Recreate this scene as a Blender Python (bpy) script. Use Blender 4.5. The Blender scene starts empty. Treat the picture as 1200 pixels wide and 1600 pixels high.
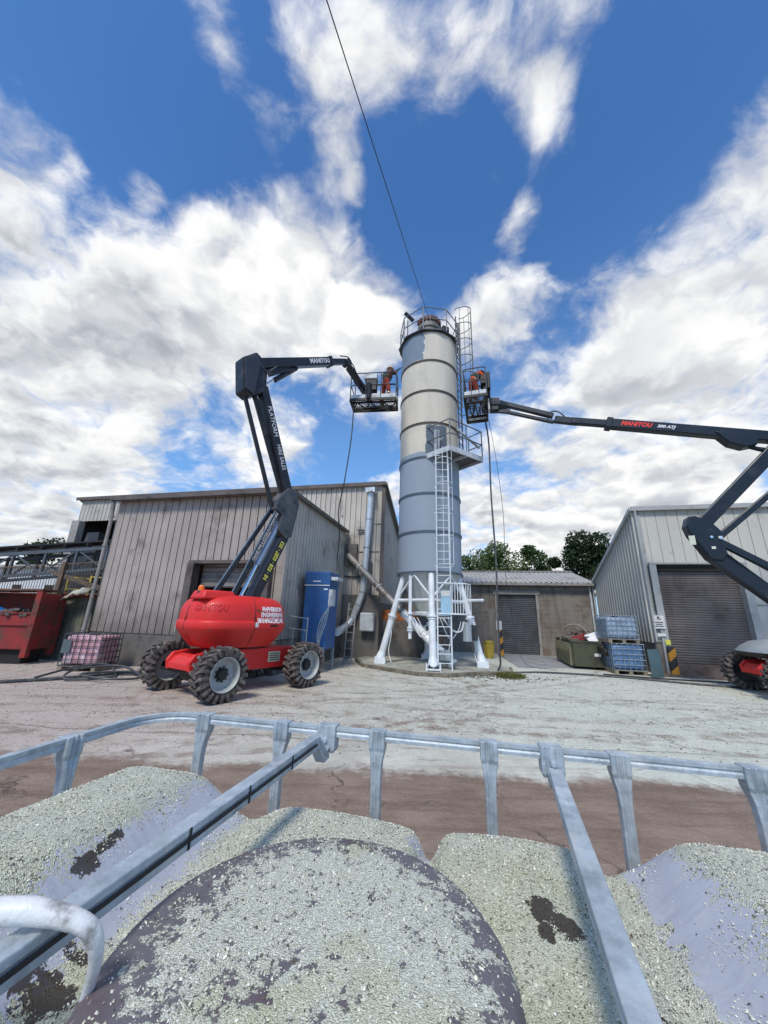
import bpy, bmesh, math, random
import numpy as np
from mathutils import Vector, Matrix
random.seed(7); rng = np.random.default_rng(7)
scene = bpy.context.scene
COL = scene.collection
R = math.radians
V = Vector

# ------------------------------------------------------------------ camera
cam_d = bpy.data.cameras.new('camera'); cam = bpy.data.objects.new('camera', cam_d); COL.objects.link(cam)
PITCH, ROLL, EYE = R(16.3), R(1.8), 1.6
r0 = V((1, 0, 0)); u0 = V((0, -math.sin(PITCH), math.cos(PITCH))); fw = V((0, math.cos(PITCH), math.sin(PITCH)))
rr = r0*math.cos(ROLL) + u0*math.sin(ROLL); uu = -r0*math.sin(ROLL) + u0*math.cos(ROLL)
m = Matrix((rr, uu, -fw)).transposed().to_4x4(); m.translation = (0, 0, EYE)
cam.matrix_world = m
cam_d.sensor_fit = 'HORIZONTAL'; cam_d.sensor_width = 36; cam_d.lens = 36*565/1200
cam_d.clip_start = 0.02; cam_d.clip_end = 3000
scene.camera = cam

# ------------------------------------------------------------------ sun and exposure
SUN_EL, SUN_AZ = R(52), R(-162)       # azimuth from +Y (clockwise): sun to the left and a little behind
sdir = V((math.sin(SUN_AZ)*math.cos(SUN_EL), math.cos(SUN_AZ)*math.cos(SUN_EL), math.sin(SUN_EL)))
sl = bpy.data.lights.new('sun', 'SUN'); sl.energy = 2.4; sl.angle = R(12); sl.color = (1, .92, .80)
so = bpy.data.objects.new('sun', sl); COL.objects.link(so)
so.rotation_euler = sdir.to_track_quat('Z', 'Y').to_euler()
scene.view_settings.view_transform = 'Standard'; scene.view_settings.look = 'None'
scene.view_settings.exposure = 0.32; scene.view_settings.gamma = 1

# ------------------------------------------------------------------ node helper
class N:
    def __init__(s, nt): s.nt = nt
    def n(s, t, **k):
        x = s.nt.nodes.new(t)
        for a, b in k.items(): setattr(x, a, b)
        return x
    def put(s, inp, v):
        if hasattr(v, 'links') or isinstance(v, bpy.types.NodeSocket): s.nt.links.new(v, inp)
        else: inp.default_value = v
    def math(s, op, a, b=0., c=None, clamp=False):
        x = s.n('ShaderNodeMath', operation=op, use_clamp=clamp)
        s.put(x.inputs[0], a); s.put(x.inputs[1], b)
        if c is not None: s.put(x.inputs[2], c)
        return x.outputs[0]
    def vm(s, op, a, b=(0, 0, 0), out=0):
        x = s.n('ShaderNodeVectorMath', operation=op); s.put(x.inputs[0], a)
        if op == 'SCALE': s.put(x.inputs[3], b)
        else: s.put(x.inputs[1], b)
        return x.outputs['Value'] if out else x.outputs[0]
    def mr(s, v, a, b, c=0., d=1., smooth=True):
        x = s.n('ShaderNodeMapRange', interpolation_type='SMOOTHSTEP' if smooth else 'LINEAR')
        for i, q in enumerate((v, a, b, c, d)): s.put(x.inputs[i], q)
        return x.outputs[0]
    def noise(s, vec, scale, detail=4., rough=.55, dist=0., color=False):
        x = s.n('ShaderNodeTexNoise'); s.put(x.inputs['Vector'], vec)
        x.inputs['Scale'].default_value = scale; x.inputs['Detail'].default_value = detail
        x.inputs['Roughness'].default_value = rough; x.inputs['Distortion'].default_value = dist
        return x.outputs[1 if color else 0]
    def vor(s, vec, scale, out='Distance', feature='F1', rnd=1.):
        x = s.n('ShaderNodeTexVoronoi', feature=feature); s.put(x.inputs['Vector'], vec)
        x.inputs['Scale'].default_value = scale; x.inputs['Randomness'].default_value = rnd
        return x.outputs[out]
    def mix(s, f, a, b, mode='MIX'):
        x = s.n('ShaderNodeMix', data_type='RGBA', blend_type=mode)
        s.put(x.inputs[0], f); s.put(x.inputs[6], col4(a)); s.put(x.inputs[7], col4(b))
        return x.outputs[2]
    def scalev(s, vec, sx, sy, sz): return s.vm('MULTIPLY', vec, (sx, sy, sz))
    def sep(s, vec):
        x = s.n('ShaderNodeSeparateXYZ'); s.put(x.inputs[0], vec); return x.outputs
    def comb(s, a, b, c):
        x = s.n('ShaderNodeCombineXYZ')
        for i, q in enumerate((a, b, c)): s.put(x.inputs[i], q)
        return x.outputs[0]
def col4(c):
    if isinstance(c, (tuple, list)): return tuple(c)[:3] + (1.,)
    return c

# ------------------------------------------------------------------ world: sky texture under broken cumulus
world = bpy.data.worlds.new('World'); scene.world = world; world.use_nodes = True
wn = world.node_tree; wn.nodes.clear(); W = N(wn)
sky = W.n('ShaderNodeTexSky', sky_type='NISHITA'); sky.sun_disc = False
sky.sun_elevation = SUN_EL; sky.sun_rotation = SUN_AZ; sky.air_density = 1.0; sky.dust_density = .3; sky.ozone_density = 3.0
d = W.n('ShaderNodeTexCoord').outputs['Generated']
dn = W.vm('NORMALIZE', d)
sx, sy, sz = W.sep(dn)
flat = W.math('DIVIDE', 1.0, W.math('ADD', W.math('MAXIMUM', sz, 0.0), .32))
pl = W.vm('SCALE', dn, flat)                       # a cloud layer seen in perspective: streaks shorten to the horizon
warp = W.noise(pl, 2.2, 4, .6, 0, True)
plw = W.vm('ADD', pl, W.vm('SCALE', W.vm('SUBTRACT', warp, (.5, .5, .5)), .24))
n1 = W.noise(plw, 3.1, 10, .62)
n2 = W.noise(W.vm('ADD', plw, (.0, .0, 4.1)), 9, 6, .62)
n3 = W.noise(W.vm('ADD', plw, (3., .0, 1.1)), 1.3, 3, .5)
def sky_dir(x, y):
    return (fw + rr*((x-600)/565.) - uu*((y-800)/565.)).normalized()
# where the cloud banks and the blue gaps stand round the compass: (x, y, radius, weight)
BANKS = [(0,420,190,.30),(90,560,170,.24),(60,250,60,.12),(210,290,40,.10),(300,480,110,.27),(420,430,110,.34),(520,470,110,.34),(600,560,90,.16),(180,700,190,.24),
 (20,200,90,.20),(20,780,140,.25),(350,640,110,.16),(440,700,80,.16),(1150,420,190,.36),(1050,560,150,.30),(1180,230,110,.22),(1190,620,110,.3),
 (860,790,140,.50),(1080,740,150,.44),(960,560,110,.26),(780,600,70,.14),(640,760,110,.22),(1000,440,90,.16),(780,480,70,.20),(740,540,70,.10),(540,60,80,.12),(640,130,60,.1),(820,190,80,.10),(730,30,90,.14),(900,40,60,.12),
 (320,70,60,.20),(590,90,70,.08),(830,60,60,.08),(110,0,50,.20),(812,350,34,.30),(525,255,42,.26),(690,205,40,.24),(845,165,45,.22),(420,190,32,.22),(225,295,28,.22),(245,165,24,.18),(560,290,22,.2),(150,255,36,.16),(730,820,60,.2),(540,270,50,.08),(960,600,90,.14),
 (200,130,130,-.30),(420,250,90,-.14),(330,170,60,-.18),(100,60,60,-.15),(700,330,110,-.30),(620,290,90,-.14),(900,330,70,-.20),(1050,120,120,-.26),(950,200,90,-.18),
 (560,690,60,-.22),(880,670,40,-.22),(240,60,60,-.2),(980,310,50,-.1),(480,650,50,-.14),(800,740,40,-.18),(400,60,40,-.15)]
bias = None
for bx, by, br, bw in BANKS:
    c = sky_dir(bx, by); e = sky_dir(bx+br, by)
    dt = W.vm('DOT_PRODUCT', dn, tuple(c), 1)
    ca = c.dot(e)
    g = W.mr(dt, 1-(1-ca)*2.2, 1.0, 0, bw)
    bias = g if bias is None else W.math('ADD', bias, g)
n1x = W.math('ADD', .5, W.math('MULTIPLY', W.math('SUBTRACT', n1, .5), 1.75))
cov = W.math('ADD', W.math('ADD', n1x, W.math('MULTIPLY', bias, .92)), W.math('MULTIPLY', W.math('SUBTRACT', n3, .5), .25))
cov = W.math('ADD', cov, W.math('MULTIPLY', W.math('SUBTRACT', n2, .5), .16))
low = W.mr(sz, .0, .35, .14, 0.)
cov = W.math('ADD', cov, low)
def billow(v, fine=True):
    a = W.vor(v, 5.5, 'Distance'); q = W.math('MULTIPLY', W.math('SUBTRACT', .42, a), .50)
    b_ = W.vor(v, 13., 'Distance'); q = W.math('ADD', q, W.math('MULTIPLY', W.math('SUBTRACT', .42, b_), .30))
    if fine: q = W.math('ADD', q, W.math('MULTIPLY', W.math('SUBTRACT', .42, W.vor(v, 31., 'Distance')), .18))
    return q
vw = W.vm('ADD', plw, W.vm('SCALE', W.vm('SUBTRACT', W.noise(plw, 9, 5, .6, 0, True), (.5, .5, .5)), .09))
bil = billow(vw)
solid = W.mr(cov, .45, .75)
cov = W.math('ADD', cov, W.math('MULTIPLY', bil, W.math('ADD', .28, W.math('MULTIPLY', solid, .22))))
cov = W.math('ADD', cov, W.math('MULTIPLY', W.math('SUBTRACT', W.noise(plw, 16, 8, .68), .5), .22))
mask = W.mr(cov, .44, .88)
dens = W.mr(cov, .72, 1.10)
soff = tuple(V((sdir.x, sdir.y, 0)).normalized()*.045)
puff = W.noise(W.vm('ADD', plw, tuple(V(soff)*1.6)), 3.2, 6, .58)
relief = W.math('ADD', W.math('SUBTRACT', W.noise(plw, 3.2, 6, .58), puff), W.math('MULTIPLY', W.math('SUBTRACT', billow(vw, False), billow(W.vm('ADD', vw, soff), False)), .42))
lum = W.math('ADD', W.mr(relief, -.15, .15, .60, .86), 0.)
grey = W.mr(W.noise(W.vm('ADD', pl, (7, 3, 1)), 1.7, 4, .5), .42, .68)
lum = W.math('SUBTRACT', lum, W.math('MULTIPLY', W.math('MULTIPLY', grey, dens), .26))
lum = W.math('MAXIMUM', lum, .26)
cl = W.mix(W.mr(lum, .25, .85), (.86, .93, 1.06), (1.0, 1.0, .995))
cloudc = W.vm('SCALE', cl, lum)
bluec = W.mix(1.0, sky.outputs[0], (.50, .82, 1.12), 'MULTIPLY')
bluec = W.vm('SCALE', bluec, .138)
skyc = W.mix(W.mr(sz, .05, .85, .50, 0.), bluec, (.24, .47, .80))
fin = W.mix(mask, skyc, cloudc)
bg = W.n('ShaderNodeBackground'); W.put(bg.inputs[0], fin); bg.inputs[1].default_value = 1.0
wo = W.n('ShaderNodeOutputWorld'); wn.links.new(bg.outputs[0], wo.inputs[0])

# ------------------------------------------------------------------ materials
MATS = {}
def mat(name, col, rough=.7, metal=0., var=.18, scale=3., streak=0., streakcol=(.06, .05, .04), dirt=0., dirtcol=(.10, .085, .07),
        dscale=1.2, bump=.0, bscale=30., spec=.5, coat=0., trans=0., fine=.0, low=None):
    if name in MATS: return MATS[name]
    mt = bpy.data.materials.new(name); mt.use_nodes = True; nt = mt.node_tree; nt.nodes.clear(); S = N(nt)
    co = S.n('ShaderNodeTexCoord').outputs['Object']
    b = S.n('ShaderNodeBsdfPrincipled'); o = S.n('ShaderNodeOutputMaterial'); nt.links.new(b.outputs[0], o.inputs[0])
    f = S.noise(co, scale, 5, .6)
    k = S.mr(f, .25, .75, 1-var, 1+var, False)
    c = S.vm('SCALE', col4(col)[:3], k)
    if fine:
        c = S.vm('SCALE', c, S.mr(S.noise(co, 60, 3, .7), .2, .8, 1-fine, 1+fine, False))
    if dirt:
        c = S.mix(S.mr(S.noise(co, dscale, 8, .68), .62-dirt*.35, .80-dirt*.2), c, dirtcol)
    if streak:
        st = S.noise(S.scalev(co, 5, 5, .32), 1.6, 6, .65)
        c = S.mix(S.mr(st, .64-streak*.25, .85-streak*.15, 0, min(.9, streak+.25)), c, streakcol)
    if low:       # splash-back grime: real dirt band rising from the ground on this object
        z = S.sep(co)[2]
        c = S.mix(S.math('MULTIPLY', S.mr(S.math('ADD', z, S.math('MULTIPLY', S.noise(co, 2.5, 5, .6), -1.2)), low[0]-.6, low[1]-.6, 1, 0), .75), c, low[2])
    S.put(b.inputs['Base Color'], c)
    S.put(b.inputs['Roughness'], S.mr(f, .2, .8, max(.03, rough-.08), min(1, rough+.08), False))
    b.inputs['Metallic'].default_value = metal; b.inputs['Specular IOR Level'].default_value = spec
    b.inputs['Coat Weight'].default_value = coat; b.inputs['Transmission Weight'].default_value = trans
    if bump:
        bp = S.n('ShaderNodeBump'); bp.inputs['Strength'].default_value = bump; bp.inputs['Distance'].default_value = .02
        S.put(bp.inputs['Height'], S.noise(co, bscale, 5, .65)); nt.links.new(bp.outputs[0], b.inputs['Normal'])
    MATS[name] = mt; return mt

white_paint = mat('white paint', (.72, .76, .78), .38, dirt=.15, dirtcol=(.45, .44, .40), dscale=2.5, streak=.12, streakcol=(.35, .30, .25), bump=.1)
pale_paint = mat('pale grey paint', (.50, .54, .56), .5, dirt=.3, streak=.2, bump=.1)
steel_dark = mat('dark painted steel', (.055, .065, .075), .45, metal=.3, dirt=.25, dirtcol=(.12, .10, .08))
cagem_ = mat('worn galvanised bar', (.40, .46, .50), .52, metal=.32, var=.3, scale=30, dirt=.45, dirtcol=(.55, .57, .57), dscale=18, bump=.15, bscale=90, fine=.1)
rail_m = mat('grey railing', (.15, .17, .19), .5, metal=.3, dirt=.3, dirtcol=(.25, .26, .26), dscale=4)
galv = mat('galvanised steel', (.36, .43, .47), .40, metal=.75, var=.3, scale=9, dirt=.35, dirtcol=(.30, .33, .33), dscale=7, bump=.12, bscale=80)
duct_m = mat('ribbed duct metal', (.62, .66, .68), .4, metal=.35, streak=.3, dirt=.2)
boom_m = mat('charcoal boom paint', (.018, .020, .026), .42, var=.3, dirt=.3, dirtcol=(.065, .06, .055), dscale=2.5, streak=.2, streakcol=(.09, .085, .08), coat=.05, spec=.4)
boom_r = mat('blue black boom paint', (.010, .017, .026), .36, var=.25, dirt=.15, dirtcol=(.04, .045, .05), dscale=2, spec=.4)
red_m = mat('red machine paint', (.66, .028, .024), .48, var=.10, dirt=.16, dirtcol=(.30, .06, .045), dscale=3, coat=.06, spec=.35, fine=.08)
red_d = mat('dark red machine paint', (.36, .012, .012), .5, dirt=.3, dirtcol=(.15, .05, .04))
rust_b = mat('rusty bars', (.13, .09, .06), .7, var=.4)
rust_red = mat('rusted red paint', (.25, .022, .020), .7, var=.25, dirt=.55, dirtcol=(.085, .045, .032), dscale=2.2, streak=.5, streakcol=(.05, .03, .022), bump=.25)
rubber = mat('tyre rubber', (.022, .021, .021), .85, var=.3, dirt=.55, dirtcol=(.17, .145, .125), dscale=5, bump=.3, spec=.25)
lug_m = mat('dusty tread rubber', (.10, .088, .08), .9, var=.35, dirt=.5, dirtcol=(.26, .22, .195), dscale=6, bump=.3, spec=.2)
rim_m = mat('grey wheel paint', (.36, .38, .37), .5, dirt=.3, dirtcol=(.22, .19, .17), dscale=6)
black_m = mat('black', (.012, .012, .013), .6, dirt=.3, dirtcol=(.05, .045, .04))
hose_m = mat('hose rubber', (.05, .055, .06), .55, dirt=.4, dirtcol=(.16, .15, .14), dscale=6)
chrome = mat('cylinder rod', (.75, .77, .80), .18, metal=1., var=.05)
concrete = mat('concrete', (.30, .285, .265), .9, var=.25, scale=1.2, dirt=.45, dirtcol=(.13, .115, .10), dscale=1.6, streak=.3, bump=.3, bscale=14, fine=.1)
concrete_d = mat('dark stained concrete', (.15, .14, .13), .9, var=.3, scale=1.5, dirt=.55, dirtcol=(.06, .055, .05), dscale=1.5, streak=.5, bump=.3, bscale=14, fine=.12)
mossy = mat('mossy boards', (.15, .15, .12), .9, var=.3, dirt=.6, dirtcol=(.05, .06, .03), dscale=1.5, streak=.6, bump=.3)
clad_l = mat('weathered grey cladding', (.39, .345, .31), .62, var=.16, scale=.9, dirt=.36, dirtcol=(.125, .095, .085), dscale=.8, streak=.42, streakcol=(.085, .07, .062), fine=.08, low=(.6, 2.4, (.10, .08, .068)))
clad_m = mat('grey cladding', (.50, .465, .41), .6, var=.14, scale=.8, dirt=.28, dirtcol=(.16, .14, .12), dscale=.9, streak=.40, streakcol=(.10, .085, .075), fine=.07, low=(.6, 3.2, (.15, .13, .11)))
clad_r = mat('pale cladding', (.51, .50, .45), .55, var=.08, scale=.8, dirt=.14, dirtcol=(.30, .29, .25), dscale=1.3, streak=.18, streakcol=(.24, .22, .18), fine=.05, low=(.6, 2.0, (.24, .22, .19)))
roof_m = mat('fibre roof sheet', (.36, .35, .33), .75, var=.2, dirt=.35, dirtcol=(.20, .18, .15), dscale=.8, streak=.2)
trim_m = mat('weathered trim', (.27, .25, .235), .6, var=.2, dirt=.4, dirtcol=(.12, .10, .08), dscale=2)
fascia_m = mat('brown fascia', (.115, .095, .085), .6, var=.25, dirt=.4, dirtcol=(.05, .04, .035), dscale=2)
trim_r = mat('pale trim', (.36, .375, .37), .55, var=.12, dirt=.3, dirtcol=(.22, .21, .19), dscale=2)
shut_m = mat('roller shutter slats', (.17, .15, .145), .5, metal=.25, var=.15, scale=1.5, dirt=.5, dirtcol=(.095, .075, .065), dscale=.9, streak=.35, streakcol=(.06, .05, .045), bump=.1)
shut_d = mat('dark shutter slats', (.12, .125, .135), .45, metal=.35, var=.2, dirt=.45, dirtcol=(.06, .05, .045), dscale=.9, streak=.3)
brick_dk = None
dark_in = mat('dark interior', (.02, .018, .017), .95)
blue_m = mat('blue cabinet paint', (.022, .095, .27), .45, var=.15, dirt=.25, dirtcol=(.05, .09, .15), dscale=2, streak=.25, streakcol=(.12, .14, .15))
yellow_m = mat('yellow paint', (.45, .34, .05), .5, dirt=.35, dirtcol=(.2, .15, .05), dscale=3)
orange_m = mat('orange steel', (.42, .12, .02), .6, dirt=.4, dirtcol=(.12, .06, .03), dscale=2)
hiviz_o = mat('orange workwear', (.60, .075, .012), .8, var=.25, scale=8)
workred = mat('red orange workwear', (.24, .034, .013), .8, var=.3, scale=8)
vest_m = mat('dark green vest', (.020, .045, .025), .8, var=.4, scale=10)
skin_m = mat('skin', (.42, .22, .15), .6, var=.1)
helm_m = mat('pale hood', (.50, .38, .26), .6)
boot_m = mat('dark boots', (.02, .018, .016), .6)
green_m = mat('dark green skip paint', (.062, .066, .036), .6, var=.25, dirt=.5, dirtcol=(.035, .025, .018), dscale=2, streak=.5)
bark = mat('bark', (.09, .07, .05), .9, bump=.4)
glass_m = mat('dirty glass sheet', (.10, .16, .17), .2, trans=.35, dirt=.3)
plast_w = mat('white plastic', (.75, .76, .76), .35, var=.06, dirt=.10, dirtcol=(.3, .28, .26), dscale=9)
sheet_m = mat('dirty pale tarpaulin', (.42, .40, .33), .8, dirt=.4, bump=.4)
sign_w = mat('white sign face', (.62, .62, .60), .5, dirt=.2, dirtcol=(.4, .4, .38), dscale=6)
amber = mat('amber lens', (.8, .16, .01), .2, var=.05)
wood = mat('pallet wood', (.27, .22, .16), .85, var=.3, bump=.3, dirt=.4)
white_l = mat('white lettering', (.78, .79, .80), .5, var=.03)
red_l = mat('red lettering', (.75, .03, .02), .5, var=.03)
yel_l = mat('yellow lettering', (.70, .66, .10), .5, var=.03)
pink_l = mat('white vinyl', (.80, .70, .70), .5, var=.03)
dk_l = mat('black lettering', (.02, .02, .02), .5, var=.03)
blue_bag = mat('blue plastic bag', (.01, .16, .55), .4)
liq_red = mat('stained pink plastic', (.58, .30, .34), .4, var=.3, scale=4, dirt=.45, dirtcol=(.70, .60, .62), dscale=4)
liq_blue = mat('blue plastic tank', (.085, .17, .32), .38, var=.2, scale=4, dirt=.3, dirtcol=(.20, .27, .38), dscale=4)
liq_pale = mat('pale blue plastic tank', (.28, .36, .48), .38, var=.2, scale=4, dirt=.4, dirtcol=(.15, .20, .28), dscale=3)

def custom(name):
    mt = bpy.data.materials.new(name); mt.use_nodes = True; nt = mt.node_tree; nt.nodes.clear(); S = N(nt)
    co = S.n('ShaderNodeTexCoord').outputs['Object']
    b = S.n('ShaderNodeBsdfPrincipled'); o = S.n('ShaderNodeOutputMaterial'); nt.links.new(b.outputs[0], o.inputs[0])
    return mt, S, co, b
def bumpn(S, b, h, strength, dist):
    bp = S.n('ShaderNodeBump'); bp.inputs['Strength'].default_value = strength; bp.inputs['Distance'].default_value = dist
    S.put(bp.inputs['Height'], h); S.nt.links.new(bp.outputs[0], b.inputs['Normal'])

# ground: pale dusty concrete with chips, brown gravel lane close to the camera, tyre tracks
def ground_mat():
    mt, S, co, b = custom('yard ground')
    x, y, z = S.sep(co)
    big = S.noise(co, .35, 5, .6); mid = S.noise(co, 1.6, 6, .65); fin = S.noise(co, 26, 4, .7)
    long = S.noise(S.scalev(co, .22, 1.5, 1), 1.1, 6, .65)
    pale = S.mix(S.mr(mid, .35, .7), (.50, .475, .40), (.62, .595, .51))
    green = S.mix(S.mr(mid, .3, .7), (.53, .545, .46), (.66, .67, .575))
    pale = S.mix(S.mr(S.math('ADD', x, S.math('MULTIPLY', mid, 4)), .5, 5.5), pale, green)
    pink = S.mix(mid, (.43, .34, .295), (.55, .475, .42))
    lm = S.mr(S.math('ADD', S.math('MULTIPLY', x, -1), S.math('MULTIPLY', big, 5)), 2.6, 8.0)
    base = S.mix(lm, pale, pink)
    # long smears of red dust
    base = S.mix(S.mr(long, .56, .72, 0, .5), base, (.27, .19, .15))
    base = S.mix(S.mr(S.noise(S.scalev(co, .5, 2.4, 1), 1.7, 7, .7), .58, .66, 0, .55), base, (.16, .12, .095))
    wx = S.math('ADD', x, S.math('MULTIPLY', S.math('SUBTRACT', mid, .5), .5))
    wy = S.math('ADD', y, S.math('MULTIPLY', S.math('SUBTRACT', big, .5), .8))
    # curved tyre tracks swept across the yard
    for cx, cy, r, w in ((-3.2, 10.8, 5.6, .14), (-3.2, 10.8, 6.05, .10), (-1.2, 9.6, 3.6, .13), (-1.2, 9.6, 3.95, .09), (3.5, 16.5, 9.5, .16), (3.5, 16.5, 10.4, .15), (11.5, 30., 22.5, .12), (11.5, 30., 22.0, .09), (-8, 30, 23.2, .12), (-8, 30, 22.6, .12), (0, -11, 17.2, .10), (-1, -20, 26.8, .07)):
        dd = S.math('SQRT', S.math('ADD', S.math('POWER', S.math('SUBTRACT', wx, cx), 2.), S.math('POWER', S.math('SUBTRACT', wy, cy), 2.)))
        k = S.mr(S.math('ADD', S.math('ABSOLUTE', S.math('SUBTRACT', dd, r)), S.math('MULTIPLY', S.math('SUBTRACT', mid, .5), .12)), w*.6, w*1.3, 1, 0)
        k = S.math('MULTIPLY', k, S.mr(S.noise(co, 2.6, 7, .75), .42, .60, 0, .62))
        base = S.mix(k, base, (.25, .185, .15))
    # joints between the slabs
    for a, c0 in ((.03, 5.55), (-.02, 8.7)):
        jy = S.math('ADD', wy, S.math('MULTIPLY', x, a))
        base = S.mix(S.mr(S.math('ABSOLUTE', S.math('SUBTRACT', jy, c0)), .0, .035, .65, 0), base, (.10, .08, .065))
    brown = S.mix(S.mr(mid, .3, .7), (.215, .155, .118), (.31, .235, .185))
    brown = S.mix(S.mr(S.noise(S.scalev(co, .35, 2.5, 1), 1.8, 6, .7), .42, .66, 0, .6), brown, (.14, .098, .074))
    brown = S.mix(S.mr(fin, .56, .74, 0, .7), brown, (.33, .25, .20))
    edge = S.math('ADD', S.math('ADD', y, S.math('MULTIPLY', x, .03)), S.math('MULTIPLY', S.math('SUBTRACT', S.noise(co, .9, 7, .7), .5), 1.1))
    base = S.mix(S.mr(S.math('ADD', edge, S.math('MULTIPLY', S.math('SUBTRACT', S.noise(co, 7, 6, .75), .5), .55)), 4.42, 4.72), brown, base)
    crk = S.vor(S.vm('ADD', co, S.vm('SCALE', S.noise(co, 1.5, 5, .6, 0, True), 1.1)), .42, 'Distance', 'DISTANCE_TO_EDGE')
    base = S.mix(S.math('MULTIPLY', S.mr(crk, .0, .012, .8, 0), S.mr(mid, .4, .6)), base, (.07, .055, .045))
    chips = S.vor(co, 60, 'Color')
    far = S.mr(edge, 4.3, 6.5, .10, 1)
    base = S.mix(S.math('MULTIPLY', S.mr(S.sep(chips)[0], .80, .88, 0, .55), far), base, (.60, .60, .50))
    base = S.mix(S.math('MULTIPLY', S.mr(S.sep(chips)[1], .86, .93, 0, .55), far), base, (.12, .10, .08))
    # grime close to the buildings and under the machinery stands out as oil and mud
    base = S.mix(S.mr(S.noise(S.vm('ADD', co, (9, 4, 0)), .8, 7, .7), .62, .74, 0, .55), base, (.12, .10, .085))
    S.put(b.inputs['Base Color'], base); b.inputs['Roughness'].default_value = .93; b.inputs['Specular IOR Level'].default_value = .2
    h = S.math('ADD', S.math('MULTIPLY', fin, .5), S.math('ADD', S.math('MULTIPLY', S.noise(co, 7, 5, .7), 1.2), S.math('MULTIPLY', S.sep(chips)[2], .35)))
    bumpn(S, b, h, .75, .03)
    return mt
ground_m = ground_mat()

def leaf_mat(name, c1, c2):
    mt, S, co, b = custom(name)
    w = S.n('ShaderNodeNewGeometry').outputs['Random Per Island']
    c = S.mix(w, c1, c2)
    c = S.mix(S.mr(S.noise(co, .9, 3, .5), .35, .65), S.vm('SCALE', c, .6), c)
    S.put(b.inputs['Base Color'], c); b.inputs['Roughness'].default_value = .6
    tr = S.n('ShaderNodeBsdfTranslucent'); S.put(tr.inputs[0], c)
    ms = S.n('ShaderNodeMixShader'); ms.inputs[0].default_value = .3
    o = [n for n in S.nt.nodes if n.type == 'OUTPUT_MATERIAL'][0]
    S.nt.links.new(b.outputs[0], ms.inputs[1]); S.nt.links.new(tr.outputs[0], ms.inputs[2]); S.nt.links.new(ms.outputs[0], o.inputs[0])
    return mt
leaf_a = leaf_mat('bright leaves', (.085, .15, .03), (.16, .22, .07))
leaf_b = leaf_mat('mid leaves', (.035, .085, .018), (.09, .15, .04))
leaf_c = leaf_mat('dark leaves', (.018, .045, .014), (.055, .09, .03))
grass_m = leaf_mat('weed leaves', (.10, .13, .03), (.22, .20, .06))

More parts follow.
